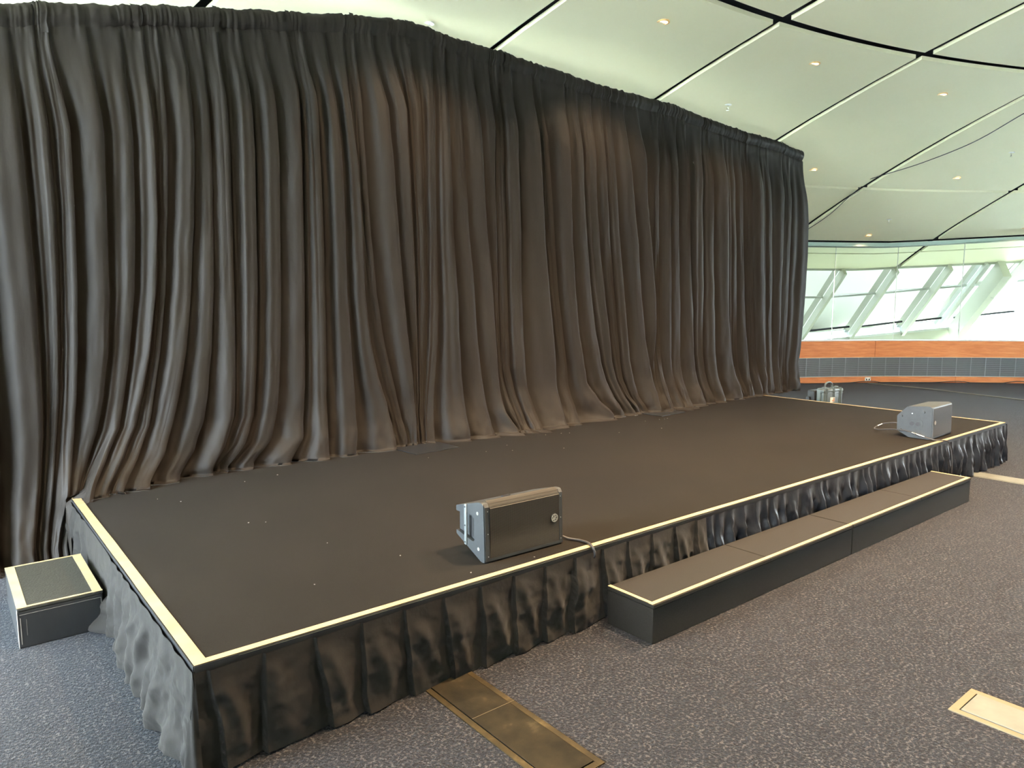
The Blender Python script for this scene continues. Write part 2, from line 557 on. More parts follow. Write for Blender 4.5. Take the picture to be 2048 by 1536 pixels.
for th in JT:
    mb = MB(); r = rwall(th)
    p0 = pol(r + .056, th, 0.86); p1 = pol(r + .056, th, zt(th) - 0.06)
    mb.cyl(p0, p1, 0.007, n=6)
    mb.build('joint_seal', M_whitetrim, part)
mb = MB(); arc_strip(mb, lambda th: 17.66, TW0, TW1, -0.075, -0.005, 0.16, 120, lambda th: zt(th))
mb.build('head_channel', M_greenedge, part)
mb = MB(); arc_strip(mb, lambda th: rwall(th) + 0.10, TW0, TW1, -0.09, -0.07, 0.03, 120, lambda th: zt(th))
mb.build('head_bead', M_whitetrim, part)

# panelled low wall below the glass
wall = empty('wall_far', (0, 0, 0), kind='structure')
mb = MB(); arc_strip(mb, lambda th: rwall(th) + 0.02, TW0, TW1, 0.0, 0.84, 0.16, 150); mb.build('wall_core', M_black, wall)
mb = MB(); arc_strip(mb, rwall, TW0, TW1, 0.84, 0.858, 0.22, 150); mb.build('ledge', M_sill, wall)
SEAM = [1.0 + 0.1815 * k for k in range(-8, 14)]
for k in range(len(SEAM) - 1):
    for (z0, z1, nm, sh) in ((0.515, 0.838, 'upper_veneer_panel', -0.008), (0.006, 0.125, 'skirting_panel', -0.1)):
        a, b2 = SEAM[k] + sh + 0.0003, SEAM[k + 1] + sh - 0.0003
        if a < TW0 or b2 > TW1: continue
        mb = MB(); arc_strip(mb, rwall, a, b2, z0, z1, 0.025, 10)
        mb.build(nm, M_wood, wall)
mb = MB()
for z in (0.505, 0.13):
    arc_strip(mb, lambda th: rwall(th) - 0.004, TW0, TW1, z, z + 0.01, 0.02, 150)
mb.build('grille_bead', M_whitetrim, wall)
mb = MB()
for i in range(18):
    z = 0.15 + i * 0.0195
    arc_strip(mb, lambda th: rwall(th) + 0.004, 0.6, 1.25, z, z + 0.010, 0.016, 50)
th = 0.6
while th < 1.25:
    p = pol(rwall(th) + 0.001, th, 0.14)
    mb.box((p[0] - .004, p[1] - .004, 0.14), (p[0] + .004, p[1] + .004, 0.506))
    th += 0.0158
mb.build('air_grille', M_grille, wall)

# gallery floor slab and upstand outside the glass, raking glazing beyond
def zlow(th): return 0.90 + 2.0 * min(0.26, max(0.0, 0.985 - th))
def zmid(th): return 1.69 + 1.75 * min(0.26, max(0.0, 0.985 - th))
glz = empty('window_1', (0, 0, 0), kind='structure')
RT, RB = 18.93, 20.75
def rake(th, z):
    """radius of the raking glass plane at height z"""
    ztp = float(zceil(18.93, th))
    zb_ = zlow(th) - 0.20
    return RB + (RT - RB) * (z - zb_) / (ztp - zb_)
def rpt(th, z, off=0.0):
    return Vector(pol(rake(th, z) + off, th, z))
def bar(mb, a, b2, wd, dp, nrm):
    """rectangular bar a->b2, width wd across, depth dp along nrm"""
    a = Vector(a); b2 = Vector(b2); d = (b2 - a).normalized(); nrm = Vector(nrm); nrm = (nrm - d * nrm.dot(d)).normalized()
    s = d.cross(nrm).normalized()
    bm = mb.bm; A = []; B = []
    for (u, v) in ((-.5, 0), (.5, 0), (.5, 1), (-.5, 1)):
        A.append(bm.verts.new(a + s * u * wd + nrm * v * dp)); B.append(bm.verts.new(b2 + s * u * wd + nrm * v * dp))
    for i in range(4): bm.faces.new((A[i], A[(i + 1) % 4], B[(i + 1) % 4], B[i]))
    bm.faces.new(A[::-1]); bm.faces.new(B)
MT = [0.9965 + 0.0615 * k for k in range(-5, 30)]     # mullion angles
MT = [a for a in MT if 0.25 < a < 2.16]
for th in [x for x in MT if x > 0.84] + [0.56, 0.62, 0.68]:
    ztp = float(zceil(18.93, th)) + 0.02
    inn = (-math.cos(th), -math.sin(th), 0)
    mb = MB(); bar(mb, rpt(th, zlow(th) - 0.20), rpt(th, ztp), 0.07, 0.17, inn)
    mb.build('mullion', M_cream, glz)
    if 0.8 < th < 1.1:
        mb = MB(); q = rpt(th, zlow(th) - 0.16); mb.box((q.x - .07, q.y - .07, q.z - .06), (q.x + .03, q.y + .03, q.z + .05), 0.008)
        mb.build('mullion_shoe', M_steel, glz)
# the deep beam with its side cover plate
th = 0.818
mb = MB(); bar(mb, rpt(th, zlow(th) - 0.25, -0.1), rpt(th, float(zceil(18.93, th)) + .02, -0.05), 0.16, 0.42, (-math.cos(th), -math.sin(th), 0))
mb.build('main_rib', M_cream, glz)
mb = MB(); bar(mb, rpt(.8335, zlow(th) - 0.2, 0), rpt(.8335, float(zceil(18.93, th)) + .02), 0.06, 0.10, (-math.cos(th), -math.sin(th), 0))
mb.build('mullion', M_whitetrim, glz)
mb = MB()
q0 = rpt(0.802, 1.36, -0.1); q1 = rpt(0.789, 1.35, -0.1); q2 = rpt(0.782, 2.35, -0.1); q3 = rpt(0.796, 2.5, -0.1)
bm = mb.bm; vv = [bm.verts.new(q) for q in (q0, q1, q2, q3)]; vb = [bm.verts.new(q + Vector((.03, .03, 0))) for q in (q0, q1, q2, q3)]
bm.faces.new(vv); bm.faces.new(vb[::-1])
for i in range(4): bm.faces.new((vv[i], vv[(i + 1) % 4], vb[(i + 1) % 4], vb[i]))
mb.build('cover_plate', M_cream, glz)
th_edges = [0.5, 0.56, 0.62, 0.68, 0.74, 0.7505, 0.826] + [x for x in MT if x > 0.84]
for k in range(len(th_edges) - 1):
    a, b2 = th_edges[k], th_edges[k + 1]
    if b2 - a < 0.02: continue
    m_ = 0.5 * (a + b2)
    for (f_, hh, mm, nm) in ((zmid, 0.035, M_whitetrim, 'transom'), (zlow, 0.022, M_darkmetal, 'low_rail')):
        if nm == 'low_rail' and not (0.6 < m_ < 1.1): continue
        s = 0.0055 if nm == 'low_rail' else 0.001
        mb = MB(); bar(mb, rpt(a + s, f_(a), -.01), rpt(b2 - s, f_(b2), -.01), hh, 0.04, (0, 0, 1)); mb.build(nm, mm, glz)
    mb = MB(); bm = mb.bm
    q = [rpt(a, zlow(a) - .2, .02), rpt(b2, zlow(b2) - .2, .02), rpt(b2, float(zceil(18.93, b2)) + .02, .02), rpt(a, float(zceil(18.93, a)) + .02, .02)]
    bm.faces.new([bm.verts.new(p) for p in q])
    mb.build('pane', M_skydim if m_ < 1.45 else M_glass2, glz)
# the eaves edge
mb = MB(); arc_strip(mb, lambda th: 18.90, TW0, TW1, -0.03, 0.24, 0.12, 120, lambda th: float(zceil(18.93, th))); mb.build('eaves_trim', M_cream, glz)
# upstand outside
up = empty('wall_outer', (0, 0, 0), kind='structure')
mb = MB(); arc_strip(mb, lambda th: 20.72, TW0, TW1, -0.55, -0.26, 0.12, 150, zlow); mb.build('upstand', M_cream, up)
mb = MB(); arc_strip(mb, lambda th: 20.62, TW0, TW1, -0.27, -0.22, 0.26, 150, zlow); mb.build('upstand_cap', M_whitetrim, up)
mb = MB(); arc_strip(mb, lambda th: 20.74, TW0, TW1, -3.0, 0.36, 0.1, 150); mb.build('upstand_base', M_cream, up)
V, F = sector_mesh(17.95, 20.74, TW0, TW1, lambda r, th: 0 * r + 0.30, 0.04, 3, 90)
o = mesh_np('trim_1', V, F, M_cream); recalc(o); tag(o, kind='structure')

# side and rear walls of the hall, outside the frame (rear wall added to block sky from the front; left glazing added)
mb = MB(); mb.box((-9, -9.6, 0), (20, -9.3, 4.7)); o = mb.build('wall_rear_block', M_wall); tag(o, kind='structure')
mb = MB(); mb.box((19.8, -9.4, 0), (20.1, -6.0, 4.7)); o = mb.build('wall_right', M_wall); tag(o, kind='structure')


# land outside, far below
mb = MB()
g_ = M_ground = mat('hazed_pasture', (0.30, 0.42, 0.26), 0.9)
simple_noise(M_ground, [(0.35, (0.72, 0.80, 0.78)), (0.5, (0.66, 0.75, 0.67)), (0.65, (0.80, 0.83, 0.83))], 0.02, 6)  # near-white greens: bright haze put into the colour of the land
V = []; n = 60
xs = np.linspace(-900, 1600, n); ys = np.linspace(-900, 1600, n)
XX, YY = np.meshgrid(xs, ys)
D = np.hypot(XX - 5, YY + 10)
ZZ = -26 + 7 * fbm(XX / 220, YY / 220, 4) * sstep(60, 300, D) + 4 * sstep(500, 1200, D) * (1 + vnoise(XX / 300, YY / 300))
o = mesh_np('ground', np.stack([XX, YY, ZZ], -1).reshape(-1, 3), grid_faces(n, n), M_ground, smooth=True); tag(o, kind='structure')

# ------------------------------------------------------------------ lights: recessed downlights
def downlight(r, th, label, pw):
    z = float(zceil(r, th))
    x, y, _ = pol(r, th)
    e = empty('downlight', (x, y, z), 0, label, 'light', 'recessed ceiling downlights')
    mb = MB(); mb.ring((0, 0, -0.006), 0.062, 0.045, 0.012, n=28)
    mb.build('trim_ring', M_halotrim, e, smooth=True)
    mb = MB(); mb.cyl((0, 0, -0.002), (0, 0, 0.003), 0.045, n=24)
    mb.build('lamp', M_lamp, e)
    ld = bpy.data.lights.new('downlight_beam', 'SPOT')
    ld.energy = LAMP_POWER * pw; ld.color = LAMP_COL; ld.spot_size = math.radians(125); ld.spot_blend = 0.9; ld.shadow_soft_size = 0.05
    lo = bpy.data.objects.new('downlight_beam', ld); COL.objects.link(lo); lo.parent = e; lo.location = (0, 0, -0.03)
M_halotrim = mat('halo_toned_trim', (0.85, 0.55, 0.25), 0.4)  # orange put into the ring for the halo round the lamp
M_lamp = mat('lamp_glow', (1, 1, 1), emit=(1.0, 0.66, 0.32), estr=1.6)
mid = lambda k: TH0 - (k + 0.5) * 0.1735
LP2 = 14.0
places = [(12.7, mid(0), 'lit ceiling downlight above the middle of the black drapes, nearest the top edge'),
          (12.7, mid(1), 'lit ceiling downlight in the panel just right of the middle one'),
          (12.9, mid(2), 'lit ceiling downlight under the curved groove, upper right'),
          (15.13, mid(2), 'lit ceiling downlight half hidden by the right top corner of the drapes'),
          (15.2, mid(3), 'lit ceiling downlight just above the second curved groove at the right'),
          (17.45, mid(3), 'small ceiling downlight nearest the glass partition beside the drapes'),
          (17.35, mid(4), 'small ceiling downlight near the glass partition at the right frame edge'),
          ]
for i, (r, th, lb) in enumerate(places): downlight(r, th, lb, 0.4 if i < 2 else 0.22)
for (r, k, pw_) in ((12.7, -1, .5), (12.7, -2, .3), (10.2, 0, 2.8), (10.2, -1, 2.6), (10.2, 1, 2.0), (10.2, 2, 1.3), (10.4, -2, 1.0), (12.9, 3, .4), (10.2, 3, 1.2)):
    downlight(r, mid(k), 'ceiling downlight of the hall outside the view', pw_)

# sprinklers
def sprinkler(x, y, label):
    r = math.hypot(x - CX, y - CY); th = math.atan2(y - CY, x - CX)
    e = empty('sprinkler', (x, y, float(zceil(r, th))), 0, label, 'sprinkler', 'ceiling sprinklers')
    mb = MB(); mb.cyl((0, 0, -0.004), (0, 0, 0.004), 0.045, n=24); mb.build('rosette', M_white, e, smooth=True)
    mb = MB(); mb.cyl((0, 0, -0.03), (0, 0, 0), 0.011, n=10)
    mb.tube([(-.014, 0, -.028), (-.018, 0, -.045), (0, 0, -.058), (.018, 0, -.045), (.014, 0, -.028)], 0.003, 6)
    mb.build('frame', M_chrome, e, smooth=True)
    mb = MB(); mb.cyl((0, 0, -0.062), (0, 0, -0.059), 0.018, n=14); mb.build('deflector', M_chrome, e)
sprinkler(2.84, 2.90, 'small chrome sprinkler head showing just over the top hem of the drapes')
sprinkler(6.95, 2.80, 'chrome ceiling sprinkler between the first two diagonal grooves right of the drapes')
sprinkler(12.02, 1.41, 'chrome ceiling sprinkler near the right edge beside the dangling cable')
sprinkler(13.13, 3.61, 'small chrome sprinkler below the second curved ceiling groove')

# dangling cable under a ceiling groove
def cpos(x, y, dz):
    r = math.hypot(x - CX, y - CY); th = math.atan2(y - CY, x - CX)
    return (x, y, float(zceil(r, th)) - dz)
def spline(pts, n=8):
    P = [Vector(p) for p in pts]; out = []
    for i in range(len(P) - 1):
        p0 = P[max(i - 1, 0)]; p1 = P[i]; p2 = P[i + 1]; p3 = P[min(i + 2, len(P) - 1)]
        for k in range(n):
            t = k / n
            out.append(0.5 * ((2 * p1) + (-p0 + p2) * t + (2 * p0 - 5 * p1 + 4 * p2 - p3) * t * t + (-p0 + 3 * p1 - 3 * p2 + p3) * t ** 3))
    out.append(P[-1]); return out
mb = MB(); mb.tube(spline([cpos(10.3, .3, .02), cpos(10.61, .86, .03), cpos(11.0, 1.56, .05), cpos(11.12, 2.27, .05), cpos(11.1, 2.82, .03), cpos(11.14, 3.05, .0)]), 0.006, 6)
o = mb.build('ceiling_cable', M_cable, smooth=True); tag(o, 'thin dark cable drooping below the ceiling groove at the upper right', 'cable')
mb = MB(); mb.tube(spline([cpos(11.3, 3.25, .0), cpos(11.48, 3.55, .02), cpos(11.86, 4.06, .03), cpos(12.12, 4.6, .03), cpos(12.3, 5.1, .01)]), 0.006, 6)
o = mb.build('ceiling_cable', M_cable, smooth=True); tag(o, 'shorter dark cable hanging from the groove just right of the drapes', 'cable')

# ------------------------------------------------------------------ stage platform
stage = empty('stage_platform', (0, 0, 0), 0, 'long low black carpeted stage with tan taped edges and pleated black skirt', 'stage')
SX, SY, SH = 7.92, 3.02, 0.40
mb = MB(); mb.box((0.0, 0.0, 0.345), (SX, SY, SH), 0.004); mb.build('deck', M_stage, stage)
for x in (0.12, 2.0, 3.96, 5.94, 7.8):
    for y in (0.12, 1.5, 2.9):
        mb = MB(); mb.box((x - .02, y - .02, 0), (x + .02, y + .02, 0.345)); mb.build('leg', M_steel, stage)
def tape_strip(p0, p1, wd, z, name='edge_tape', m=None, parent=None, wob=0.0015, n=40, h=0.0012, seed=0):
    p0 = Vector(p0); p1 = Vector(p1); d = p1 - p0; L_ = d.length; d.normalize(); s = Vector((-d.y, d.x))
    V = []; n = max(4, int(n))
    for i in range(n + 1):
        t = i / n; q = p0 + d * L_ * t
        wl_ = wob * float(vnoise(t * L_ * 3.1 + seed, 1.5)); wr = wob * float(vnoise(t * L_ * 2.7 + seed, 9.5))
        for (u, zz) in ((-wd / 2 + wl_, z), (wd / 2 + wr, z), (wd / 2 + wr, z + h), (-wd / 2 + wl_, z + h)):
            e_ = q + s * u; V.append((e_.x, e_.y, zz))
    F = []
    for i in range(n):
        for q in range(4):
            a = i * 4 + q; b2 = i * 4 + (q + 1) % 4; F.append([a, b2, b2 + 4, a + 4])
    F.append([0, 1, 2, 3]); F.append([n * 4 + k for k in (3, 2, 1, 0)])
    o = mesh_np(name, V, F, m or M_tape, parent); recalc(o); return o
tape_strip((0.004, 0.019), (SX, 0.019), 0.034, SH + .0004, parent=stage, n=160, seed=1)
tape_strip((0.024, 0.0), (0.024, SY), 0.046, SH + .0010, parent=stage, n=60, seed=2)
tape_strip((SX - 0.018, 0.0), (SX - 0.018, SY), 0.034, SH + .0010, parent=stage, n=60, seed=3)
# lower tape line on the fascia
mb = MB(); mb.box((0.0, -0.0035, 0.366), (SX, 0.0, 0.399)); mb.build('fascia', M_blackpaint, stage)
mb = MB(); mb.box((0.15, -0.0045, 0.3935), (2.95, -0.0036, 0.3950)); mb.build('fascia_tape_line', M_alu, stage)
mb = MB(); mb.box((-0.0035, 0.0, 0.366), (0.0, SY, 0.399)); mb.build('fascia', M_blackpaint, stage)

# pleated skirt, front: knife pleats every 0.195 m on the left, gathered satin to the right
def front_skirt(x0, x1, pleats, mt, satin, seed):
    nx = int((x1 - x0) / (0.004 if not satin else 0.006)); nz = 40
    xs = np.linspace(x0, x1, nx); zs = np.linspace(0.378, 0.008, nz)
    Z, X = np.meshgrid(zs, xs, indexing='ij')
    dn = (0.378 - Z) / 0.37
    P = np.array(pleats)
    rs = np.random.RandomState(seed)
    sl = rs.uniform(-0.05, 0.07, len(P)); am = rs.uniform(0.75, 1.2, len(P)); bl = rs.uniform(-1, 1, len(P))
    # the pleat lines drift sideways on the way down
    shift = np.interp(X, P, sl) * (dn ** 1.3) + 0.012 * vnoise(X * 3 + seed, Z * 9) * dn
    Xs = X - shift
    idx = np.clip(np.searchsorted(P, Xs, side='right') - 1, 0, len(P) - 2)
    t = np.clip((Xs - P[idx]) / (P[idx + 1] - P[idx]), 0, 1)
    A = am[idx]; B = bl[idx]
    if not satin:
        d = 0.004 + A * (0.012 + 0.022 * sstep(0.0, 0.5, dn)) * (1 - t) + 0.004 * np.exp(-t / 0.03)
        d = d * sstep(-0.002, 0.022, t)
        bil = 0.011 * np.sin(PI * np.clip(t, 0, 1)) * sstep(0.1, 0.6, dn) * (0.6 + 0.6 * B * np.sin(3.2 * dn + 2 * B))
        dia = 0.011 * np.exp(-((t - 0.15 - 0.75 * dn * (0.6 + 0.4 * B)) / 0.16) ** 2) * sstep(0.05, 0.3, dn) * sstep(1.05, 0.75, dn)
        d = d + bil + dia + 0.008 * fbm(X * 9 + seed, Z * 12, 3) * sstep(0.03, .25, dn)
    else:
        w_ = 0.5 + 0.5 * np.cos(2 * PI * (t + 0.22 * np.sin(PI * t) * B))
        d = 0.005 + A * (0.008 + 0.034 * sstep(0, 0.55, dn)) * w_ ** 1.4
        d = d + 0.014 * fbm(X * 16 + seed, Z * 8, 3) * sstep(0.05, 0.4, dn)
    d = d + 0.006 * dn
    d = np.maximum(d, 0.001 + 0 * d)
    Y = -0.004 - d
    V = np.stack([X + (0.01 * dn * vnoise(X * 7, Z * 5)), Y, Z + 0.006 * vnoise(X * 6, X * 0 + 3) * dn], -1).reshape(-1, 3)
    V[:, 2] = np.maximum(V[:, 2], 0.003)
    return mesh_np('front_skirt', V, grid_faces(nz, nx), mt, stage, smooth=True)
pl = [-0.15] + [0.040 + 0.1945 * k for k in range(16)]
o = front_skirt(-0.005, 2.86, pl, M_skirt, False, 5); tag(o, 'matt cotton length of skirt with flat knife pleats')
pr = [2.80]
rs_ = np.random.RandomState(11)
while pr[-1] < 8.1: pr.append(pr[-1] + rs_.uniform(0.085, 0.165))
o = front_skirt(2.84, SX + 0.01, pr, M_satin, True, 9); tag(o, 'shiny gathered length of skirt')
# left end skirt, gathers flaring outwards
ny, nz = 330, 40
ys = np.linspace(-0.012, SY, ny); zs = np.linspace(0.385, 0.006, nz)
Z, Y = np.meshgrid(zs, ys, indexing='ij'); dn = (0.385 - Z) / 0.38
dr = 0.5 + 0.5 * np.sin(2 * PI * (Y / 0.17 + 0.35 * vnoise(Y * 2.2, Z * 2) + 0.25 * dn * vnoise(Y * 1.3 + 5, 0 * Z)))
flare = 0.035 * sstep(0.0, 0.4, Y) * sstep(1.6, 0.8, Y) + 0.006
d = 0.004 + flare * dn + (0.006 + 0.03 * dn ** 1.2) * dr ** 1.3 * sstep(-.01, .1, Y) + 0.016 * fbm(Y * 9, Z * 9 + 3, 4) * sstep(0.03, 0.3, dn)
# one deep drooping swag
d = d - 0.05 * np.exp(-(((Y - 0.62) - 0.25 * (dn - 0.4)) / 0.055) ** 2) * np.exp(-((dn - 0.42) / 0.22) ** 2) * (1) 
pinch = sstep(1.4, 1.52, Y) * sstep(2.26, 2.14, Y)        # pressed in behind the step box
d = np.maximum(d, 0.003) * (1 - 0.8 * pinch) + 0.002
V = np.stack([-0.004 - d, Y, np.maximum(Z + 0.008 * dn * vnoise(Y * 5, 0 * Y), 0.003)], -1).reshape(-1, 3)
o = mesh_np('left_skirt', V, grid_faces(nz, ny, True), M_skirt, stage, smooth=True)
# a flap of skirt trailing out beside the step box
fy = np.linspace(1.36, 1.50, 10); fz = np.linspace(0.17, 0.01, 10)
Zf, Yf = np.meshgrid(fz, fy, indexing='ij')
Vf = np.stack([-0.02 - 0.09 * (0.17 - Zf) / 0.16 * sstep(1.33, 1.5, Yf) - 0.012 * np.sin(Zf * 60), Yf, Zf], -1).reshape(-1, 3)
mesh_np('skirt_flap', Vf, grid_faces(10, 10), M_skirt, stage, smooth=True)
# right end skirt
Z, Y = np.meshgrid(zs[::2], ys[::2], indexing='ij'); dn = (0.385 - Z) / 0.38
d = 0.005 + (0.006 + 0.022 * dn) * (0.5 + 0.5 * np.sin(2 * PI * (Y / 0.14 + 0.3 * vnoise(Y * 2.2, Z))))
V = np.stack([SX + 0.003 + d, Y, Z], -1).reshape(-1, 3)
mesh_np('right_skirt', V, grid_faces(len(zs[::2]), len(ys[::2])), M_satin, stage, smooth=True)
# safety: corner fold at the front left
ang = np.linspace(0, PI / 2, 12); zc = np.linspace(0.385, 0.006, 30)
Zc, Ac = np.meshgrid(zc, ang, indexing='ij'); dnc = (0.385 - Zc) / 0.38
Rc = 0.008 + 0.045 * dnc ** 1.1 + 0.004 * np.sin(Ac * 6 + Zc * 14) * dnc
V = np.stack([0.0 - Rc * np.cos(Ac), 0.0 - Rc * np.sin(Ac), Zc], -1).reshape(-1, 3)
mesh_np('corner_fold', V, grid_faces(30, 12), M_skirt, stage, smooth=True)

# ------------------------------------------------------------------ step units
def step_unit(x0, x1, label, left_tape, right_tape, seams):
    e = empty('step_unit', ((x0 + x1) / 2, -0.19, 0), 0, label, 'step', 'low step units in front of the stage')
    hw = (x1 - x0) / 2
    L0 = -hw; L1 = hw; y0 = -0.178; y1 = 0.125
    mb = MB(); mb.box((L0 + .003, y0 + .004, 0.0), (L1 - .001, y1, 0.178), 0.004); mb.build('body', M_step, e)
    xs_ = [L0] + [s - (x0 + x1) / 2 for s in seams] + [L1]
    for k in range(len(xs_) - 1):
        mb = MB(); mb.box((xs_[k] + .0015, y0, 0.181), (xs_[k + 1] - .0015, y1, 0.2), 0.004); mb.build('tread_panel', M_step, e)
    tape_strip((L0 + 0.002, y0 + 0.020), (L1 - 0.001, y0 + 0.020), 0.024, 0.2003, 'front_tape', M_tape, e, n=40, seed=x0)
    if left_tape: tape_strip((L0 + 0.014, y0 + 0.02), (L0 + 0.014, y1), 0.022, 0.2008, 'end_tape', M_tape, e, n=8)
    if right_tape: tape_strip((L1 - 0.014, y0 + 0.02), (L1 - 0.014, y1), 0.022, 0.2008, 'end_tape', M_tape, e, n=8)
    return e
step_unit(1.975, 3.948, 'near half of the low black carpeted step in front of the stage', True, False, [2.985])
step_unit(3.953, 5.955, 'far half of the low black carpeted step in front of the stage', False, True, [4.99])

# step box at the left end
bx = empty('step_box', (-0.215, 1.83, 0), 0, 'small black step box with tan taped rim beside the stage left end', 'step')
mb = MB(); mb.box((-.183, -.335, 0), (.173, .335, .183), 0.004); mb.build('box_body', M_blackpaint, bx)
mb = MB(); mb.box((-.185, -.338, .184), (.175, .338, .199), 0.004); mb.build('lid', M_rubber, bx)
for (p0, p1, wd, hh) in (((-.163, -.338), (-.163, .338), .042, 0.0005), ((.153, -.338), (.153, .338), .042, 0.0005), ((-.185, -.328), (.175, -.328), .018, 0.0012), ((-.185, .329), (.175, .329), .016, 0.0012)):
    tape_strip(p0, p1, wd, 0.199 + hh, 'rim_tape', M_tape, bx, n=16, seed=wd * 100)
mb = MB()
mb.box((-.1745, -.3362, .02), (-.1715, -.3348, .15)); mb.box((-.150, -.3362, .06), (-.149, -.3348, .14))
mb.box((-.176, -.3362, .165), (.165, -.3348, .1663)); mb.box((.165, -.3362, .01), (.1665, -.3348, .166))
mb.build('chipped_paint_lines', M_crumb, bx)
# white paint along its left edge
mb = MB(); mb.box((-.1845, -.3355, .0), (-.1830, -.30, .183)); mb.build('worn_corner', M_crumb, bx)

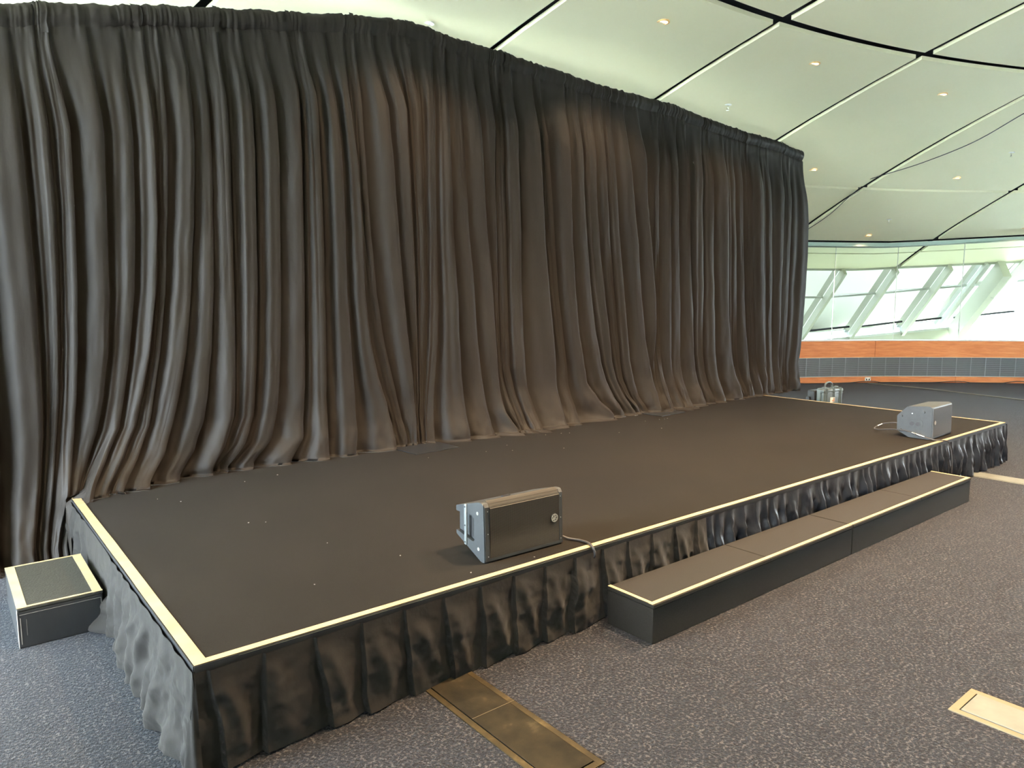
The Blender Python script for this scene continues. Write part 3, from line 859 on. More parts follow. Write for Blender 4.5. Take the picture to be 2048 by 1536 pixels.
# ------------------------------------------------------------------ drapes
ZL = [4.05,3.7,3.2,2.7,2.2,1.7,1.3,1.0,.8,.6,.45,.3,.1]
RX=[
 [-0.014,-0.014,-0.005,0.024,0.029,0.02,0.001,-0.029,-0.053,-0.08,-0.101,-0.123,-0.156],
 [0.053,0.053,0.062,0.12,0.112,0.095,0.074,0.054,0.035,0.012,-0.013,-0.042,-0.092],
 [0.239,0.239,0.271,0.307,0.293,0.286,0.256,0.211,0.166,0.105,0.055,0.005,-0.058],
 [0.418,0.418,0.473,0.486,0.467,0.436,0.389,0.342,0.3,0.196,0.099,0.03,0.028],
 [0.573,0.573,0.606,0.633,0.626,0.588,0.529,0.462,0.408,0.307,0.2,0.129,0.129],
 [0.664,0.664,0.696,0.683,0.657,0.625,0.573,0.518,0.481,0.382,0.266,0.206,0.206],
 [0.776,0.776,0.862,0.862,0.834,0.783,0.727,0.661,0.606,0.532,0.421,0.385,0.385],
 [0.922,0.922,0.979,0.988,0.97,0.944,0.908,0.861,0.821,0.745,0.631,0.591,0.591],
 [1.053,1.053,1.078,1.086,1.08,1.078,1.07,1.055,1.038,0.964,0.894,0.894,0.894],
 [1.192,1.192,1.257,1.263,1.252,1.236,1.217,1.192,1.174,1.087,0.967,0.967,0.967],
 [1.353,1.353,1.428,1.446,1.432,1.418,1.398,1.377,1.35,1.294,1.153,1.131,1.131],
 [1.556,1.556,1.64,1.643,1.632,1.622,1.613,1.598,1.582,1.544,1.432,1.385,1.385],
 [1.665,1.665,1.738,1.756,1.757,1.753,1.749,1.745,1.741,1.732,1.727,1.727,1.727],
 [1.846,1.846,1.93,1.953,1.962,1.957,1.973,1.988,1.993,1.989,1.962,1.957,1.957],
 [2.018,2.018,2.06,2.12,2.137,2.144,2.177,2.242,2.308,2.36,2.364,2.365,2.365],
 [2.11,2.11,2.132,2.154,2.182,2.221,2.284,2.355,2.408,2.451,2.48,2.485,2.485],
 [2.24,2.256,2.354,2.403,2.445,2.49,2.539,2.57,2.586,2.596,2.589,2.587,2.587],
 [2.426,2.433,2.55,2.576,2.596,2.614,2.63,2.636,2.636,2.631,2.627,2.626,2.626],
 [2.584,2.595,2.642,2.676,2.696,2.702,2.693,2.686,2.679,2.667,2.658,2.656,2.656],
 [2.824,2.824,2.825,2.825,2.823,2.816,2.801,2.775,2.751,2.727,2.713,2.713,2.713],
 [2.954,2.954,2.961,2.966,2.973,3.002,3.013,3.035,3.049,3.049,3.046,3.046,3.046],
 [3.082,3.084,3.102,3.125,3.155,3.203,3.237,3.271,3.299,3.325,3.342,3.346,3.346],
 [3.229,3.236,3.286,3.337,3.389,3.44,3.472,3.497,3.517,3.536,3.624,3.65,3.65],
 [3.415,3.43,3.477,3.482,3.5,3.521,3.535,3.573,3.611,3.656,3.694,3.702,3.702],
 [3.51,3.516,3.551,3.565,3.587,3.602,3.607,3.61,3.673,3.725,3.755,3.761,3.761],
 [3.659,3.665,3.698,3.719,3.735,3.744,3.762,3.791,3.812,3.853,3.885,3.891,3.891],
 [3.922,3.927,3.988,4.032,4.064,4.124,4.182,4.215,4.226,4.235,4.236,4.237,4.237],
 [3.983,3.994,4.06,4.112,4.161,4.216,4.277,4.331,4.354,4.373,4.387,4.391,4.391],
 [4.327,4.332,4.363,4.384,4.404,4.456,4.509,4.574,4.617,4.763,4.933,4.933,4.933],
 [4.481,4.489,4.536,4.576,4.616,4.689,4.766,4.86,4.943,5.037,5.111,5.128,5.128],
 [4.681,4.686,4.738,4.768,4.818,4.896,4.973,5.031,5.105,5.21,5.312,5.344,5.344],
 [4.851,4.855,4.884,4.917,4.953,5.001,5.053,5.13,5.181,5.293,5.403,5.449,5.449],
 [4.969,4.971,5.013,5.055,5.124,5.194,5.255,5.3,5.355,5.409,5.501,5.55,5.55],
 [5.154,5.165,5.228,5.303,5.385,5.449,5.517,5.594,5.655,5.694,5.704,5.708,5.708],
 [5.356,5.366,5.478,5.515,5.604,5.687,5.711,5.718,5.727,5.745,5.759,5.764,5.764],
 [5.737,5.737,5.737,5.734,5.739,5.758,5.785,5.821,5.87,5.918,5.954,5.96,5.96],
 [5.83,5.832,5.86,5.887,5.907,5.926,5.955,5.978,6.014,6.055,6.085,6.089,6.089],
 [6.021,6.021,6.052,6.081,6.102,6.123,6.135,6.143,6.18,6.226,6.26,6.267,6.267],
 [6.182,6.182,6.206,6.232,6.259,6.311,6.38,6.433,6.472,6.511,6.54,6.548,6.548],
 [6.494,6.494,6.497,6.502,6.516,6.532,6.547,6.568,6.609,6.65,6.681,6.69,6.69],
 [6.617,6.617,6.645,6.674,6.704,6.739,6.775,6.804,6.836,6.876,6.906,6.915,6.915],
 [6.911,6.911,6.944,6.98,7.016,7.054,7.116,7.166,7.231,7.302,7.356,7.373,7.373],
 [7.087,7.087,7.12,7.163,7.202,7.225,7.259,7.293,7.34,7.415,7.472,7.491,7.491],
 [7.287,7.287,7.313,7.349,7.387,7.431,7.482,7.553,7.593,7.621,7.643,7.649,7.649],
 [7.394,7.394,7.423,7.465,7.507,7.555,7.607,7.654,7.715,7.776,7.821,7.834,7.834],
 [7.654,7.654,7.691,7.739,7.785,7.821,7.865,7.9,7.923,7.945,7.962,7.969,7.969],
 [7.859,7.859,7.895,7.946,7.993,8.026,8.053,8.073,8.086,8.099,8.109,8.113,8.113],
 [8.207,8.207,8.216,8.228,8.237,8.237,8.249,8.265,8.276,8.286,8.294,8.298,8.298],
 [8.377,8.377,8.39,8.407,8.421,8.422,8.421,8.418,8.416,8.414,8.412,8.411,8.411],
 [8.734,8.734,8.763,8.87,8.876,8.854,8.83,8.799,8.763,8.748,8.743,8.737,8.737],
]
TOP= [(-0.165, 3.39), (0.086, 3.455), (0.354, 3.512), (0.644, 3.577), (1.055, 3.659), (1.294, 3.703), (1.662, 3.771), (2.148, 3.865), (2.596, 3.929), (2.836, 3.925), (3.011, 3.892), (3.246, 3.886), (3.522, 3.889), (3.872, 3.865), (4.313, 3.848), (4.793, 3.819), (5.554, 3.818), (5.973, 3.82), (6.423, 3.778), (6.906, 3.745), (7.426, 3.721), (8.103, 3.704), (8.722, 3.657)]
RX = np.array(RX); ZLa = np.array(ZL)
# ridges to the left of the frame
ext = []
for k in range(5):
    x_ = -0.14 - 0.235 * k
    ext.append([x_ + 0.0 * z + 0.03 * math.sin(k * 2.1 + z) - 0.09 * (1 - min(1, z / 0.9)) ** 1.5 for z in ZL])
ext = np.array(ext[::-1])
RX = np.concatenate([ext, RX]); NX = len(ext)      # ridge index of fold A
tpx = np.array([-2.4, -0.5] + [p[0] for p in TOP]); tpz = np.array([3.36, 3.36] + [p[1] for p in TOP])
iD = NX + 3                                        # fold that leaves the stage corner
bxx = [-3, -.2, 0, .79, 1.4, 1.9, 2.65, 3.3, 3.75, 4.3, 5.2, 6.2, 7.0, 7.9, 9]
byy = [2.70, 2.70, 2.54, 2.84, 2.80, 2.78, 2.755, 2.72, 2.66, 2.69, 2.74, 2.70, 2.75, 2.78, 2.79]
pwx = [-3, 0, .3, 2.5, 2.8, 3.3, 3.7, 4.3, 4.7, 5.4, 5.7, 6.3, 6.6, 7.6, 9]
pwy = [.03, .02, .012, .015, .03, .07, .12, .11, .04, .05, .12, .10, .04, .03, .01]
rsf = np.random.RandomState(21)
NF = len(RX)
FW = rsf.uniform(0.10, 0.22, NF); FA = rsf.uniform(0.8, 1.25, NF); FM = rsf.uniform(0, 1, NF); FP = rsf.uniform(-1, 1, NF)

def drape(u0, u1, label, lap=0.0):
    per = 20
    nu = int(round((u1 - u0) * per)) + 1
    U = np.linspace(u0, u1, nu)
    k0 = np.clip(np.floor(U).astype(int), 0, NF - 2); T = U - k0
    k0b = k0
    nv = 150
    vv = np.linspace(0, 1, nv)
    vv = 1 - (1 - vv) ** 1.0
    # height of every column
    xt = np.interp(0, [0], [0])
    def ridge_x(k, z):      # k array (nu,), z (nv,nu)
        out = np.empty_like(z)
        for j in range(z.shape[1]):
            out[:, j] = np.interp(-z[:, j], -ZLa, RX[k[j]])
        return out
    xtop = RX[k0, 0] * (1 - T) + RX[k0 + 1, 0] * T
    ztop = np.interp(xtop, tpx, tpz) + 0.006 * vnoise(U * 1.9, U * 0) + 0.004 * vnoise(U * 7.3, U * 0 + 5)
    zb = 0.005 + 0.399 * sstep(iD - 0.55, iD - 0.12, U)
    H0 = 0.125                                     # header height
    zz = ztop[None, :] + (zb - ztop)[None, :] * vv[:, None]
    xa = ridge_x(k0, zz); xb = ridge_x(k0 + 1, zz)
    T2 = np.broadcast_to(T[None, :], zz.shape)
    sp = xb - xa
    X = xa + sp * T2
    zh = ztop[None, :] - zz                        # distance below the top
    hb = zz - zb[None, :]                          # height above the hem
    FWk = FW[k0b][None, :]; FAk = FA[k0b][None, :] * (1 - T2) + FA[k0 + 1][None, :] * T2; FMk = FM[k0b][None, :]; FPk = FP[k0b][None, :]
    fall = 0.5 + 0.5 * np.cos(PI * np.clip(T2 / FWk, 0, 1))
    rise = (0.5 - 0.5 * np.cos(PI * np.clip((T2 - FWk) / (1 - FWk), 0, 1)))
    p = fall + np.where(T2 > FWk, rise ** 0.5, 0)
    minor = np.sin(PI * 2 * (T2 * (1.5 + FMk) + FPk)) * np.sin(PI * T2) ** 2
    amp = np.clip(0.40 * sp, 0.016, 0.080) * FAk
    az = 0.10 + 0.90 * sstep(H0, 0.75, zh)
    nearhem = sstep(0.42, 0.0, hb)
    depth = amp * az * (p * (1 + 0.45 * nearhem) + 0.22 * FMk * minor) + 0.0
    # sharp little pleats where the cloth leaves the header
    q = np.exp(-((zh - H0 - 0.10) / 0.13) ** 2) * (zh > H0)
    depth = depth + 0.010 * q * np.maximum(0, np.cos(2 * PI * U[None, :] * 1.0)) ** 3
    # gathers and rod pocket in the header
    hd = (zh < H0)
    s_ = np.clip(zh / H0, 0, 1)
    pocket = 0.036 * np.sqrt(np.clip(1 - ((s_ - 0.52) / 0.5) ** 2, 0, 1))
    gath = 0.005 * vnoise(U * 9.0, U * 0 + 2)[None, :] + 0.003 * vnoise(U * 21.0, U * 0 + 8)[None, :]
    fadeh = sstep(H0 + 0.12, H0, zh)
    depth = depth * (1 - 0.35 * hd) + pocket * fadeh + gath * fadeh
    depth = depth - 0.014 * np.exp(-((zh - H0) / 0.012) ** 2)
    ruff = sstep(0.03, 0.0, zh)
    depth = depth + ruff * (0.012 * vnoise(U * 5.1, U * 0 + 4))[None, :]
    # crumples
    cr = 0.006 * fbm(U[None, :] * 2.3, zz * 2.2, 3) * sstep(0.1, 0.5, zh)
    cr = cr + 0.016 * fbm(U[None, :] * 2.6 + 9, zz * 6.0, 3) * nearhem * sstep(0.0, 0.05, hb)
    cr = cr + 0.006 * fbm(X * 14, zz * 5, 2) * sstep(0.9, 0.3, hb)
    depth = depth + cr
    # base line of the cloth and forward kick at the hem
    yb = np.interp(X, bxx, byy)
    kick = np.clip(1 - hb / 0.55, 0, 1) ** 2.2
    Y = 2.868 + (yb - 2.80) * kick - depth - 0.0
    X = X - 0.30 * depth * 0 + 0.28 * np.clip(depth, 0, .1) * fall * (T2 < 0.5)
    Y = Y - lap - 0.13 * np.exp(-((X - 0.0) / 0.10) ** 2) * np.exp(-((zz - 0.42) / 0.16) ** 2)
    V1 = np.stack([X, Y, zz], -1)
    # hem lying on the floor
    nh = 9
    pw = np.interp(X[-1], pwx, pwy) * (0.75 + 0.5 * vnoise(U * 1.3, U * 0 + 7))
    H = []
    for i in range(1, nh + 1):
        f_ = i / nh
        zhm = zb - 0.004 * f_ + 0.030 * np.maximum(0, np.sin(f_ * PI)) * (0.5 + 0.5 * vnoise(U * 2.2, U * 0 + f_ * 2)) * np.minimum(1, pw / .03)
        H.append(np.stack([X[-1] + 0.02 * f_ * vnoise(U * 1.1, U * 0), Y[-1] - pw * f_ + 0.004 * vnoise(U * 6, U * 0 + f_ * 4), zhm], -1))
    V1[-1, :, 2] += 0.0
    V = np.concatenate([V1, np.array(H)], 0)
    # over the platform edge keep the cloth clear of the corner
    m_ = (V[..., 0] > -0.03) & (V[..., 2] < 0.405) & (V[..., 1] < SY + .02)
    V[..., 0] = np.where(m_ & (np.broadcast_to(U[None, :], V.shape[:2]) < iD - 0.33), -0.035, V[..., 0])
    V[..., 2] = np.maximum(V[..., 2], 0.001)
    V[..., 2] = np.where((V[..., 0] > -0.03) & (V[..., 0] < SX) & (V[..., 2] < 0.4008), 0.4008, V[..., 2])
    nhd = int(np.searchsorted(vv * (3.75 - 0.4), H0)) + 1
    root = empty('drape_curtain', (float(V1[0, :, 0].mean()), 2.86, 0.0), 0, label, 'curtain', 'floor-length black drapes behind the stage')
    off_ = np.array(root.location)
    Vb = V[nhd - 1:] - off_; Vh = V[:nhd] - off_
    mesh_np('cloth_panel', Vb.reshape(-1, 3), grid_faces(Vb.shape[0], nu, True), M_drape, root, smooth=True)
    mesh_np('rod_pocket_header', Vh.reshape(-1, 3), grid_faces(nhd, nu, True), M_drape, root, smooth=True)
    # tabs sewn over the header
    for j in range(-2, 20):
        xt_ = 1.07 + 0.51 * j
        if not (xtop[0] + .05 < xt_ < xtop[-1] - .05): continue
        c_ = int(np.argmin(np.abs(V[nhd // 2, :, 0] - xt_)))
        c_ = min(max(c_, 2), nu - 3)
        A = []
        rows = list(range(0, nhd + 2))
        for rr in rows:
            for (dx_) in (-.017, -.006, .006, .017):
                ci = int(np.argmin(np.abs(V[rr, :, 0] - (V[rr, c_, 0] + dx_))))
                A.append((V[rr, c_, 0] + dx_ + 0.003 * math.sin(rr * 1.3 + j), min(V[rr, ci, 1], V[rr, c_, 1]) - 0.006, V[rr, c_, 2] + 0.004))
        A = np.array(A) - off_
        mesh_np('header_tab', A, grid_faces(len(rows), 4, True), M_drape, root, smooth=True)
    return root
iX = NX + 23.25
ij = NX + 35
drape(0.0, iX, 'widest black drape, from the left frame edge to the dark gap mid stage')
drape(iX - 0.22, ij - 0.1, 'middle black drape between the dark gap and the crossed folds above the second base plate', 0.006)
drape(ij - 0.3, NF - 1.0, 'right-hand black drape ending at the window side of the stage', 0.012)

# the pipe frame that carries the drapes
def stand(x, y, zt_, rz, label):
    e = empty('drape_stand', (x, y, SH + 0.001), rz, label, 'stand', 'pipe stands behind the drapes')
    mb = MB(); mb.box((-.225, -.225, 0), (.225, .225, 0.006), 0.002); mb.build('base_plate', M_darkmetal, e)
    mb = MB(); mb.cyl((0, .21, .006), (0, .21, zt_ - SH), 0.024, n=16); mb.build('upright', M_steel, e, smooth=True)
    return e
stand(2.585, 2.69, 3.85, math.radians(4), 'drape stand whose dark base plate shows at the drape hem mid stage')
stand(5.67, 2.70, 3.74, math.radians(4), 'drape stand whose dark base plate shows below the crossed folds to the right')
for (xa_, xb_, lb) in ((-2.0, 2.58, 'crossbar in the header of the widest drape'), (2.62, 5.66, 'crossbar in the header of the middle drape'), (5.72, 8.70, 'crossbar in the header of the right-hand drape')):
    pass
mb = MB(); P_ = [(x_, 2.872, float(np.interp(x_, tpx, tpz)) - 0.065) for x_ in np.linspace(-1.15, 8.7, 40)]
mb.tube(P_, 0.016, 8); o = mb.build('drape_rail', M_steel, smooth=True); tag(o, 'metal rail inside the top hem of the black drapes', 'rail')

# ------------------------------------------------------------------ floor trunking
def trunk(x0, x1, y0, y1, label, mf, ml, rim, joint=None, rot=0.0):
    e = empty('floor_box_cover', ((x0 + x1) / 2, (y0 + y1) / 2, 0), rot, label, 'floor cover')
    hx = (x1 - x0) / 2; hy = (y1 - y0) / 2
    mb = MB()
    mb.box((-hx, -hy, -.004), (-hx + rim, hy, .0045), .001); mb.box((hx - rim, -hy, -.004), (hx, hy, .0045), .001)
    mb.box((-hx + rim, -hy, -.004), (hx - rim, -hy + rim, .0045), .001); mb.box((-hx + rim, hy - rim, -.004), (hx - rim, hy, .0045), .001)
    mb.build('frame', mf, e)
    mb = MB(); mb.box((-hx + rim, -hy + rim, -.02), (hx - rim, hy - rim, -.0015)); mb.build('slot', M_black, e)
    mb = MB(); mb.box((-hx + rim + .004, -hy + rim + .005, -.001), (hx - rim - .0025, hy - rim - .005, .0062), .0012); mb.build('lid', ml, e)
    if joint:
        for j in joint:
            mb = MB(); mb.box((-hx + rim + .004, j - .001 - (y0 + y1) / 2, .0058), (hx - .004, j + .001 - (y0 + y1) / 2, .0066)); mb.build('lid_joint', M_alubrass, e)
    return e
trunk(0.905, 1.150, -0.845, 0.9, 'worn brass floor trunking strip running out from under the stage skirt', M_brass, M_lid, 0.026, [-0.33])
trunk(2.480, 2.728, -3.2, -1.480, 'pale metal floor trunking strip at the lower right corner', M_alubrass, M_alu, 0.030)
trunk(6.93, 7.16, -1.6, 0.4, 'pale metal floor trunking strip beyond the far end of the step', M_alu, M_alu, 0.02)

# ------------------------------------------------------------------ speakers
def rounded(poly, r, n=4):
    out = []
    m = len(poly)
    for i in range(m):
        p = Vector(poly[i]); a = Vector(poly[i - 1]); b2 = Vector(poly[(i + 1) % m])
        da = (a - p).normalized(); db = (b2 - p).normalized()
        rr = min(r[i], 0.45 * (a - p).length, 0.45 * (b2 - p).length)
        p0 = p + da * rr; p1 = p + db * rr
        for k in range(n + 1):
            t = k / n
            out.append(tuple((1 - t) ** 2 * p0 + 2 * t * (1 - t) * p + t * t * p1))
    return out

def badge(parent, loc, axis_y=True, r=0.021):
    """round badge with three crossed tuning forks"""
    e = None
    mb = MB(); mb.cyl((loc[0], loc[1] - .001, loc[2]), (loc[0], loc[1] - .0035, loc[2]), r * 1.18, n=28)
    disc = mb.build('badge', M_black, parent)
    mb = MB(); mb.ring((loc[0], loc[1] - .0055, loc[2]), r, r * 0.80, 0.0022, 'y', 32)
    for k in range(3):
        a = PI / 2 + k * 2 * PI / 3
        d = Vector((math.cos(a), 0, math.sin(a))); s = Vector((-math.sin(a), 0, math.cos(a)))
        c0 = Vector((loc[0], loc[1] - .0055, loc[2]))
        def strip(p, q, w):
            dd = (q - p).normalized(); ss = Vector((-dd.z, 0, dd.x))
            bm = mb.bm; y2 = Vector((0, .0022, 0))
            A = [bm.verts.new(v) for v in (p - ss * w, q - ss * w, q + ss * w, p + ss * w)]
            B = [bm.verts.new(v + y2) for v in (p - ss * w, q - ss * w, q + ss * w, p + ss * w)]
            bm.faces.new(A); bm.faces.new(B[::-1])
            for i in range(4): bm.faces.new((A[i], A[(i + 1) % 4], B[(i + 1) % 4], B[i]))
        strip(c0 - d * r * 0.85, c0 + d * r * 0.10, r * 0.075)
        for sg in (-1, 1):
            strip(c0 + d * r * 0.05 + s * sg * r * 0.11, c0 + d * r * 0.72 + s * sg * r * 0.11, r * 0.07)
        strip(c0 + d * r * 0.08 - s * r * 0.16, c0 + d * r * 0.08 + s * r * 0.16, r * 0.07)
    mb.build('emblem', M_logo, disc)

def speaker_a():
    """cabinet on its side, handle end towards the camera"""
    e = empty('stage_monitor', (1.355, 0.148, SH + 0.0025), math.radians(-1.5), 'black speaker on its side near the stage front, side handle facing left', 'speaker', 'stage monitor speakers')
    Lx = 0.492
    # cross-section (y depth, z height), front at y=0
    sec = [(0, 0.0), (0.010, 0.285), (0.045, 0.290), (0.245, 0.232), (0.245, 0.088), (0.03, 0.0)]
    prof = rounded(sec, [0.012, 0.022, 0.02, 0.008, 0.008, 0.01], 4)
    mb = MB(); mb.prism(prof, 'x', 0.022, Lx); mb.build('cabinet', M_spk, e, smooth=True)
    # end with the open handle recess: a C shaped wall
    notch = rounded([(0.110, 0.075), (0.110, 0.212), (0.262, 0.212), (0.262, 0.075)], [0.02, 0.02, 0.0, 0.0], 4)
    c_out = [(0, 0.0), (0.010, 0.285), (0.045, 0.290), (0.245, 0.232), (0.245, 0.205), (0.105, 0.212), (0.085, 0.195), (0.085, 0.09), (0.10, 0.082), (0.245, 0.108), (0.245, 0.088), (0.03, 0.0)]
    c_prof = rounded(c_out, [0.012, 0.022, 0.02, 0.004, 0.004, 0.015, 0.015, 0.015, 0.015, 0.004, 0.008, 0.01], 4)
    mb = MB(); mb.prism(c_prof, 'x', 0.0, 0.022); mb.build('handle_end', M_spk, e, smooth=True)
    mb = MB(); mb.box((0.0212, 0.122, 0.098), (0.0219, 0.146, 0.192)); mb.build('grip_slot', M_black, e)
    mb = MB(); mb.box((-0.006, 0.148, 0.052), (0.004, 0.168, 0.256), 0.004, 3); h = mb.build('handle_bar', M_bar, e, smooth=True); h['label'] = 'pale grey handle bar'
    for z in (0.066, 0.150, 0.243):
        mb = MB(); mb.cyl((-0.0075, .158, z), (-0.0055, .158, z), 0.0045, n=10); mb.build('handle_screw', M_darkmetal, h)
    for (yy, zz) in ((0.058, 0.232), (0.050, 0.058)):
        mb = MB(); mb.cyl((-0.002, yy, zz), (0.0005, yy, zz), 0.0085, n=16); mb.build('white_plug', M_logo, e)
    # grille, wrapping a little over the top edge
    ga = [(-0.004, 0.020), (0.004, 0.268), (0.016, 0.286), (0.040, 0.2935), (0.040, 0.289), (0.0, 0.262), (0.0, 0.020)]
    mb = MB(); mb.prism(ga, 'x', 0.032, Lx - 0.026); mb.build('grille', M_spkgrille, e)
    mb = MB(); mb.prism([(-0.0045, 0.008), (0.0045, 0.270), (0.016, 0.2875), (0.018, 0.284), (0.004, 0.262), (-.001, 0.008)], 'x', 0.004, 0.030)
    mb.prism([(-0.0045, 0.008), (0.0045, 0.270), (0.016, 0.2875), (0.018, 0.284), (0.004, 0.262), (-.001, 0.008)], 'x', Lx - .024, Lx - 0.002)
    mb.prism([(-0.0045, 0.006), (-0.004, 0.020), (0, .020), (0, .006)], 'x', 0.004, Lx - 0.002)
    b2 = mb.build('front_bezel', M_spk, e)
    for xx in (0.020, Lx - 0.014):
        for z in (0.03, 0.14, 0.25):
            mb = MB(); mb.cyl((xx, -.006 + z * .034, z), (xx, -.003 + z * .034, z), 0.0026, n=10); mb.build('bezel_screw', M_steel, b2)
    badge(e, (Lx - 0.058, -0.0005, 0.145))
    mb = MB(); mb.box((0.20, 0.12, 0.2655), (0.245, 0.138, 0.2705), rot=None); mb.build('top_socket', M_darkmetal, e)
    return e
speaker_a()

def speaker_b():
    e = empty('stage_monitor', (6.30, 0.085, SH + 0.0025), math.radians(2), 'black speaker on its side at the far right of the stage, pole sockets showing', 'speaker', 'stage monitor speakers')
    Lx = 0.492
    sec = [(0, 0.0), (0.008, 0.290), (0.035, 0.300), (0.215, 0.282), (0.300, 0.190), (0.295, 0.055), (0.19, 0.0)]
    prof = rounded(sec, [0.014, 0.024, 0.01, 0.006, 0.006, 0.006, 0.006], 4)
    mb = MB(); mb.prism(prof, 'x', 0.0, Lx); mb.build('cabinet', M_spk, e, smooth=True)
    mb = MB(); mb.prism([(-.004, .022), (.002, .278), (.006, .278), (0, .022)], 'x', 0.03, Lx - 0.02); mb.build('grille', M_spkgrille, e)
    mb = MB(); mb.prism([(-.005, .008), (.003, .286), (.006, .286), (0, .008)], 'x', 0.004, 0.028); mb.build('front_bezel', M_spk, e)
    for (yy, zz) in ((0.075, 0.245), (0.262, 0.190), (0.262, 0.062)):
        mb = MB(); mb.cyl((-0.010, yy, zz), (0.0, yy, zz), 0.011, 0.013, n=14); mb.build('rubber_foot', M_spk, e, smooth=True)
    mb = MB(); mb.cyl((-0.004, 0.17, 0.222), (0.0, 0.17, 0.222), 0.005, n=10); mb.build('end_screw', M_steel, e, smooth=True)
    pl_ = rounded([(0.075, 0.088), (0.075, 0.172), (0.215, 0.172), (0.215, 0.088)], [0.04] * 4, 6)
    mb = MB(); mb.prism(pl_, 'x', -0.0035, 0.001); sp_ = mb.build('socket_plate', M_spk, e)
    mb = MB()
    mb.ring((-0.0060, 0.118, 0.13), 0.024, 0.019, 0.003, 'x', 24); mb.ring((-0.0060, 0.168, 0.13), 0.024, 0.019, 0.003, 'x', 24)
    mb.build('socket_rim', M_spk, sp_)
    mb = MB(); mb.cyl((-0.0045, 0.118, 0.13), (-0.0036, 0.118, 0.13), 0.019, n=24); mb.cyl((-0.0045, 0.168, 0.13), (-0.0036, 0.168, 0.13), 0.019, n=24); mb.build('pole_socket', M_black, sp_)
    badge(e, (0.056, -0.0015, 0.15), r=0.018)
    mb = MB(); mb.box((0.10, 0.298, 0.07), (0.34, 0.305, 0.18), 0.003); mb.build('rear_panel', M_darkmetal, e)
    return e
speaker_b()

mb = MB(); mb.tube(spline([(1.80, 0.30, .43), (1.872, 0.23, .425), (1.905, 0.155, .409), (1.935, 0.09, .409), (1.932, 0.03, .411), (1.915, -0.012, .409), (1.914, -0.024, .397), (1.918, -0.030, .375), (1.922, -0.022, .35)]), 0.0062, 8)
o = mb.build('speaker_cable', M_greycable, smooth=True); tag(o, 'grey cable from the near speaker over the taped stage edge', 'cable')
mb = MB(); mb.tube(spline([(6.44, 0.37, .49), (6.42, 0.46, .50), (6.42, 0.58, .47), (6.37, 0.62, .43), (6.33, 0.56, .43), (6.30, 0.42, .455), (6.272, 0.28, .46), (6.268, 0.16, .435), (6.28, 0.05, .412), (6.33, -0.02, .410), (6.36, -0.045, .38), (6.37, -0.07, .25), (6.37, -0.075, .12)]), 0.0055, 8)
o = mb.build('speaker_cable', M_cable, smooth=True); tag(o, 'black cable looped round the far speaker and over the stage edge', 'cable')
mb = MB(); mb.cyl((6.272, 0.24, .452), (6.270, 0.13, .428), 0.0095, n=12); mb.build('connector', M_chrome, o, smooth=True)
mb = MB(); mb.cyl((6.42, 0.57, .472), (6.40, 0.60, .452), 0.009, n=12); mb.build('connector', M_chrome, o, smooth=True)

# ------------------------------------------------------------------ hard case beyond the stage
cs = empty('equipment_case', (9.55, 2.80, 0), math.radians(-7), 'dark hard equipment case with a carry handle on the carpet beyond the stage', 'case')
mb = MB(); mb.box((0, 0.05, 0.02), (0.46, 0.13, 0.345), 0.018, 3); mb.build('lower_shell', M_case, cs, smooth=True)
mb = MB(); mb.box((0, 0.0, 0.02), (0.46, 0.048, 0.345), 0.018, 3)
mb.build('lid_shell', M_case, cs, smooth=True)
mb = MB()
for x_ in (0.035, 0.075, 0.22, 0.245, 0.375, 0.41): mb.box((x_, -0.010, 0.03), (x_ + 0.012, 0.135, 0.352), 0.004)
mb.box((0.0, -0.006, 0.262), (0.46, 0.0, 0.270)); mb.build('rib', M_case, cs)
mb = MB(); mb.box((-0.006, -0.004, 0.29), (0.466, 0.06, 0.334), 0.01); mb.build('rim_band', M_case, cs, smooth=True)
mb = MB(); mb.box((-0.03, 0.13, 0.03), (0.30, 0.26, 0.315), 0.02, 3); mb.build('back_bulge', M_black, cs, smooth=True)
mb = MB(); mb.box((-0.055, 0.20, 0.06), (-0.02, 0.26, 0.22), 0.012); mb.build('side_latch', M_black, cs, smooth=True)
for x_ in (0.06, 0.34):
    mb = MB(); mb.box((x_, 0.03, 0.345), (x_ + 0.06, 0.085, 0.368), 0.006); mb.build('top_latch', M_case, cs)
mb = MB(); mb.tube(spline([(0.12, .07, .345), (0.125, .07, .40), (0.17, .07, .43), (0.24, .07, .43), (0.285, .07, .40), (0.29, .07, .345)]), 0.013, 10); mb.build('handle', M_case, cs, smooth=True)
mb = MB(); mb.box((0.155, -.0075, 0.14), (0.265, -.0015, 0.215)); lb_ = mb.build('paper_label', M_label, cs)
mb = MB(); mb.box((0.19, -.0085, 0.155), (0.25, -.0075, 0.175)); mb.box((0.22, -.0085, 0.18), (0.255, -.0075, 0.198)); mb.build('orange_marking', M_labelred, lb_)

# ------------------------------------------------------------------ small things
ths = 0.9988; r_ = rwall(ths) - 0.006
sk = empty('power_outlet', pol(r_, ths, 0.075), ths - PI / 2, 'white double power socket on the wooden skirting of the far wall', 'socket')
mb = MB(); mb.box((-.06, -.006, -.036), (.06, .006, .036), .003); mb.build('face_plate', M_white, sk)
for s_ in (-1, 1):
    mb = MB(); mb.box((s_ * .028 - .014, -.009, -.022), (s_ * .028 + .014, -.006, .006)); mb.box((s_ * .045 - .006, -.009, .014), (s_ * .045 + .006, -.006, .026)); mb.build('socket_insert', M_black, sk)

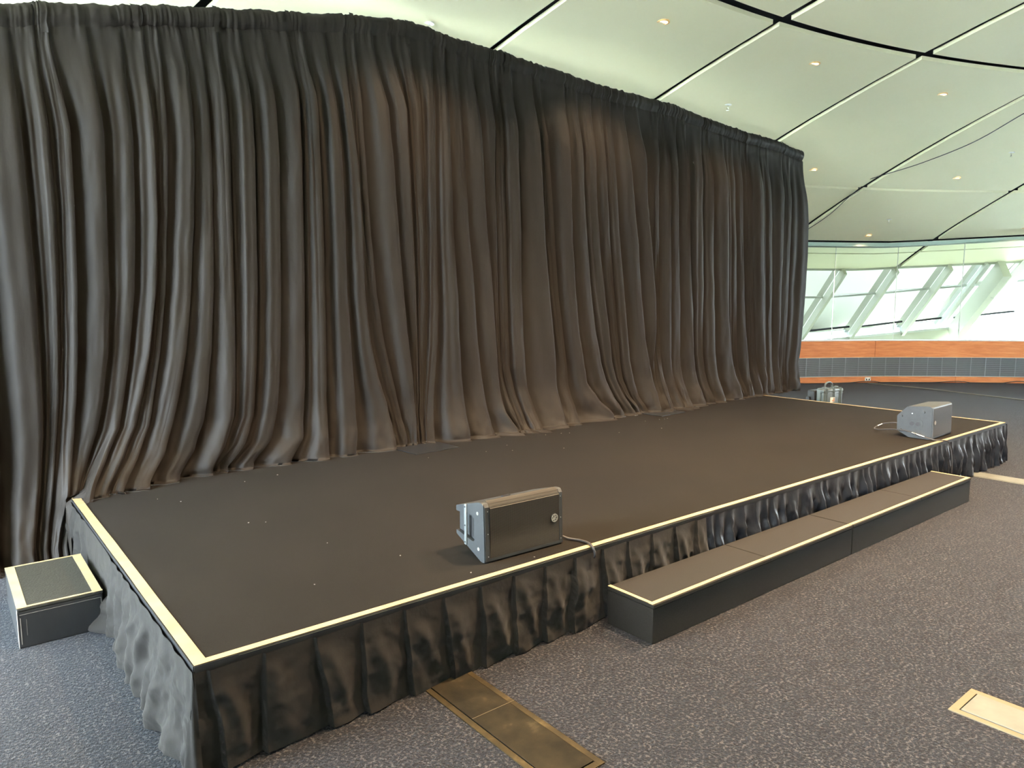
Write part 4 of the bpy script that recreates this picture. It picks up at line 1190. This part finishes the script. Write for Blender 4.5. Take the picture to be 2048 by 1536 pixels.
mb = MB(); rs2 = np.random.RandomState(4)
pts = []
for th in np.linspace(1.12, 0.70, 60):
    rr = rwall(th) - 0.03 - 0.05 * abs(float(vnoise(th * 22, 3)))
    zz = 0.012 + 0.05 * max(0, float(vnoise(th * 30, 8)))
    pts.append(pol(rr, th, zz))
mb.tube(pts, 0.009, 6)
o = mb.build('floor_cable', M_cable, smooth=True); tag(o, 'black cable lying along the foot of the far wooden skirting', 'cable')
mb = MB(); mb.tube(spline([(13.86, 4.15, .006), (13.84, 3.55, .006), (13.78, 2.88, .006), (13.62, 2.3, .006), (13.40, 1.38, .006), (13.0, .2, .006)]), 0.012, 6)
o = mb.build('floor_cable', M_alu, smooth=True); tag(o, 'thin pale cable cover curving across the far carpet', 'cable')

# crumbs on the stage
mb = MB()
for (x_, y_) in [(3.78, 2.45), (3.95, 2.42), (4.02, 2.38), (5.1, 2.38), (5.3, 2.36), (5.36, 2.34), (5.42, 2.35), (.42, 2.35), (.52, 2.2), (1.0, 2.45), (1.25, 2.5), (.7, 1.5), (.78, 1.45), (2.9, 2.2), (3.1, 2.1), (3.5, 1.9), (4.4, 2.1), (.9, .9), (1.1, .5), (.62, .42), (2.4, 2.3), (4.9, 2.0), (3.2, 2.3), (1.6, .07), (1.24, .10)]:
    s_ = random.uniform(0.002, 0.0045)
    mb.box((x_ - s_, y_ - s_ * .7, SH + .0005), (x_ + s_, y_ + s_ * .7, SH + .003), rot=Matrix.Rotation(random.random() * 3, 3, 'Z'))
o = mb.build('debris_crumbs', M_crumb); tag(o, 'tiny pale crumbs scattered on the stage carpet', 'crumbs', kind='stuff')

# lettering on the far glass
def lettering(txt, th, z, size):
    cu = bpy.data.curves.new('glass_lettering', 'FONT'); cu.body = txt; cu.size = size; cu.align_x = 'CENTER'; cu.space_character = 1.25; cu.extrude = 0.0006
    o = bpy.data.objects.new('glass_lettering', cu); COL.objects.link(o)
    dg = bpy.context.evaluated_depsgraph_get(); me = bpy.data.meshes.new_from_object(o.evaluated_get(dg))
    bpy.data.objects.remove(o)
    me.materials.clear(); me.materials.append(M_letter)
    o = bpy.data.objects.new('glass_lettering', me); COL.objects.link(o); o.parent = part
    o.location = pol(rwall(th) + 0.044, th, z); o.rotation_euler = (PI / 2, 0, th - PI / 2)
M_letter = mat('grey_vinyl', (0.25, 0.27, 0.26), 0.6)
lettering('TE AHI KA ROA A RAKA', 0.8487, 1.675, 0.052)
lettering('OWAIRAKA', 0.8487, 1.60, 0.052)
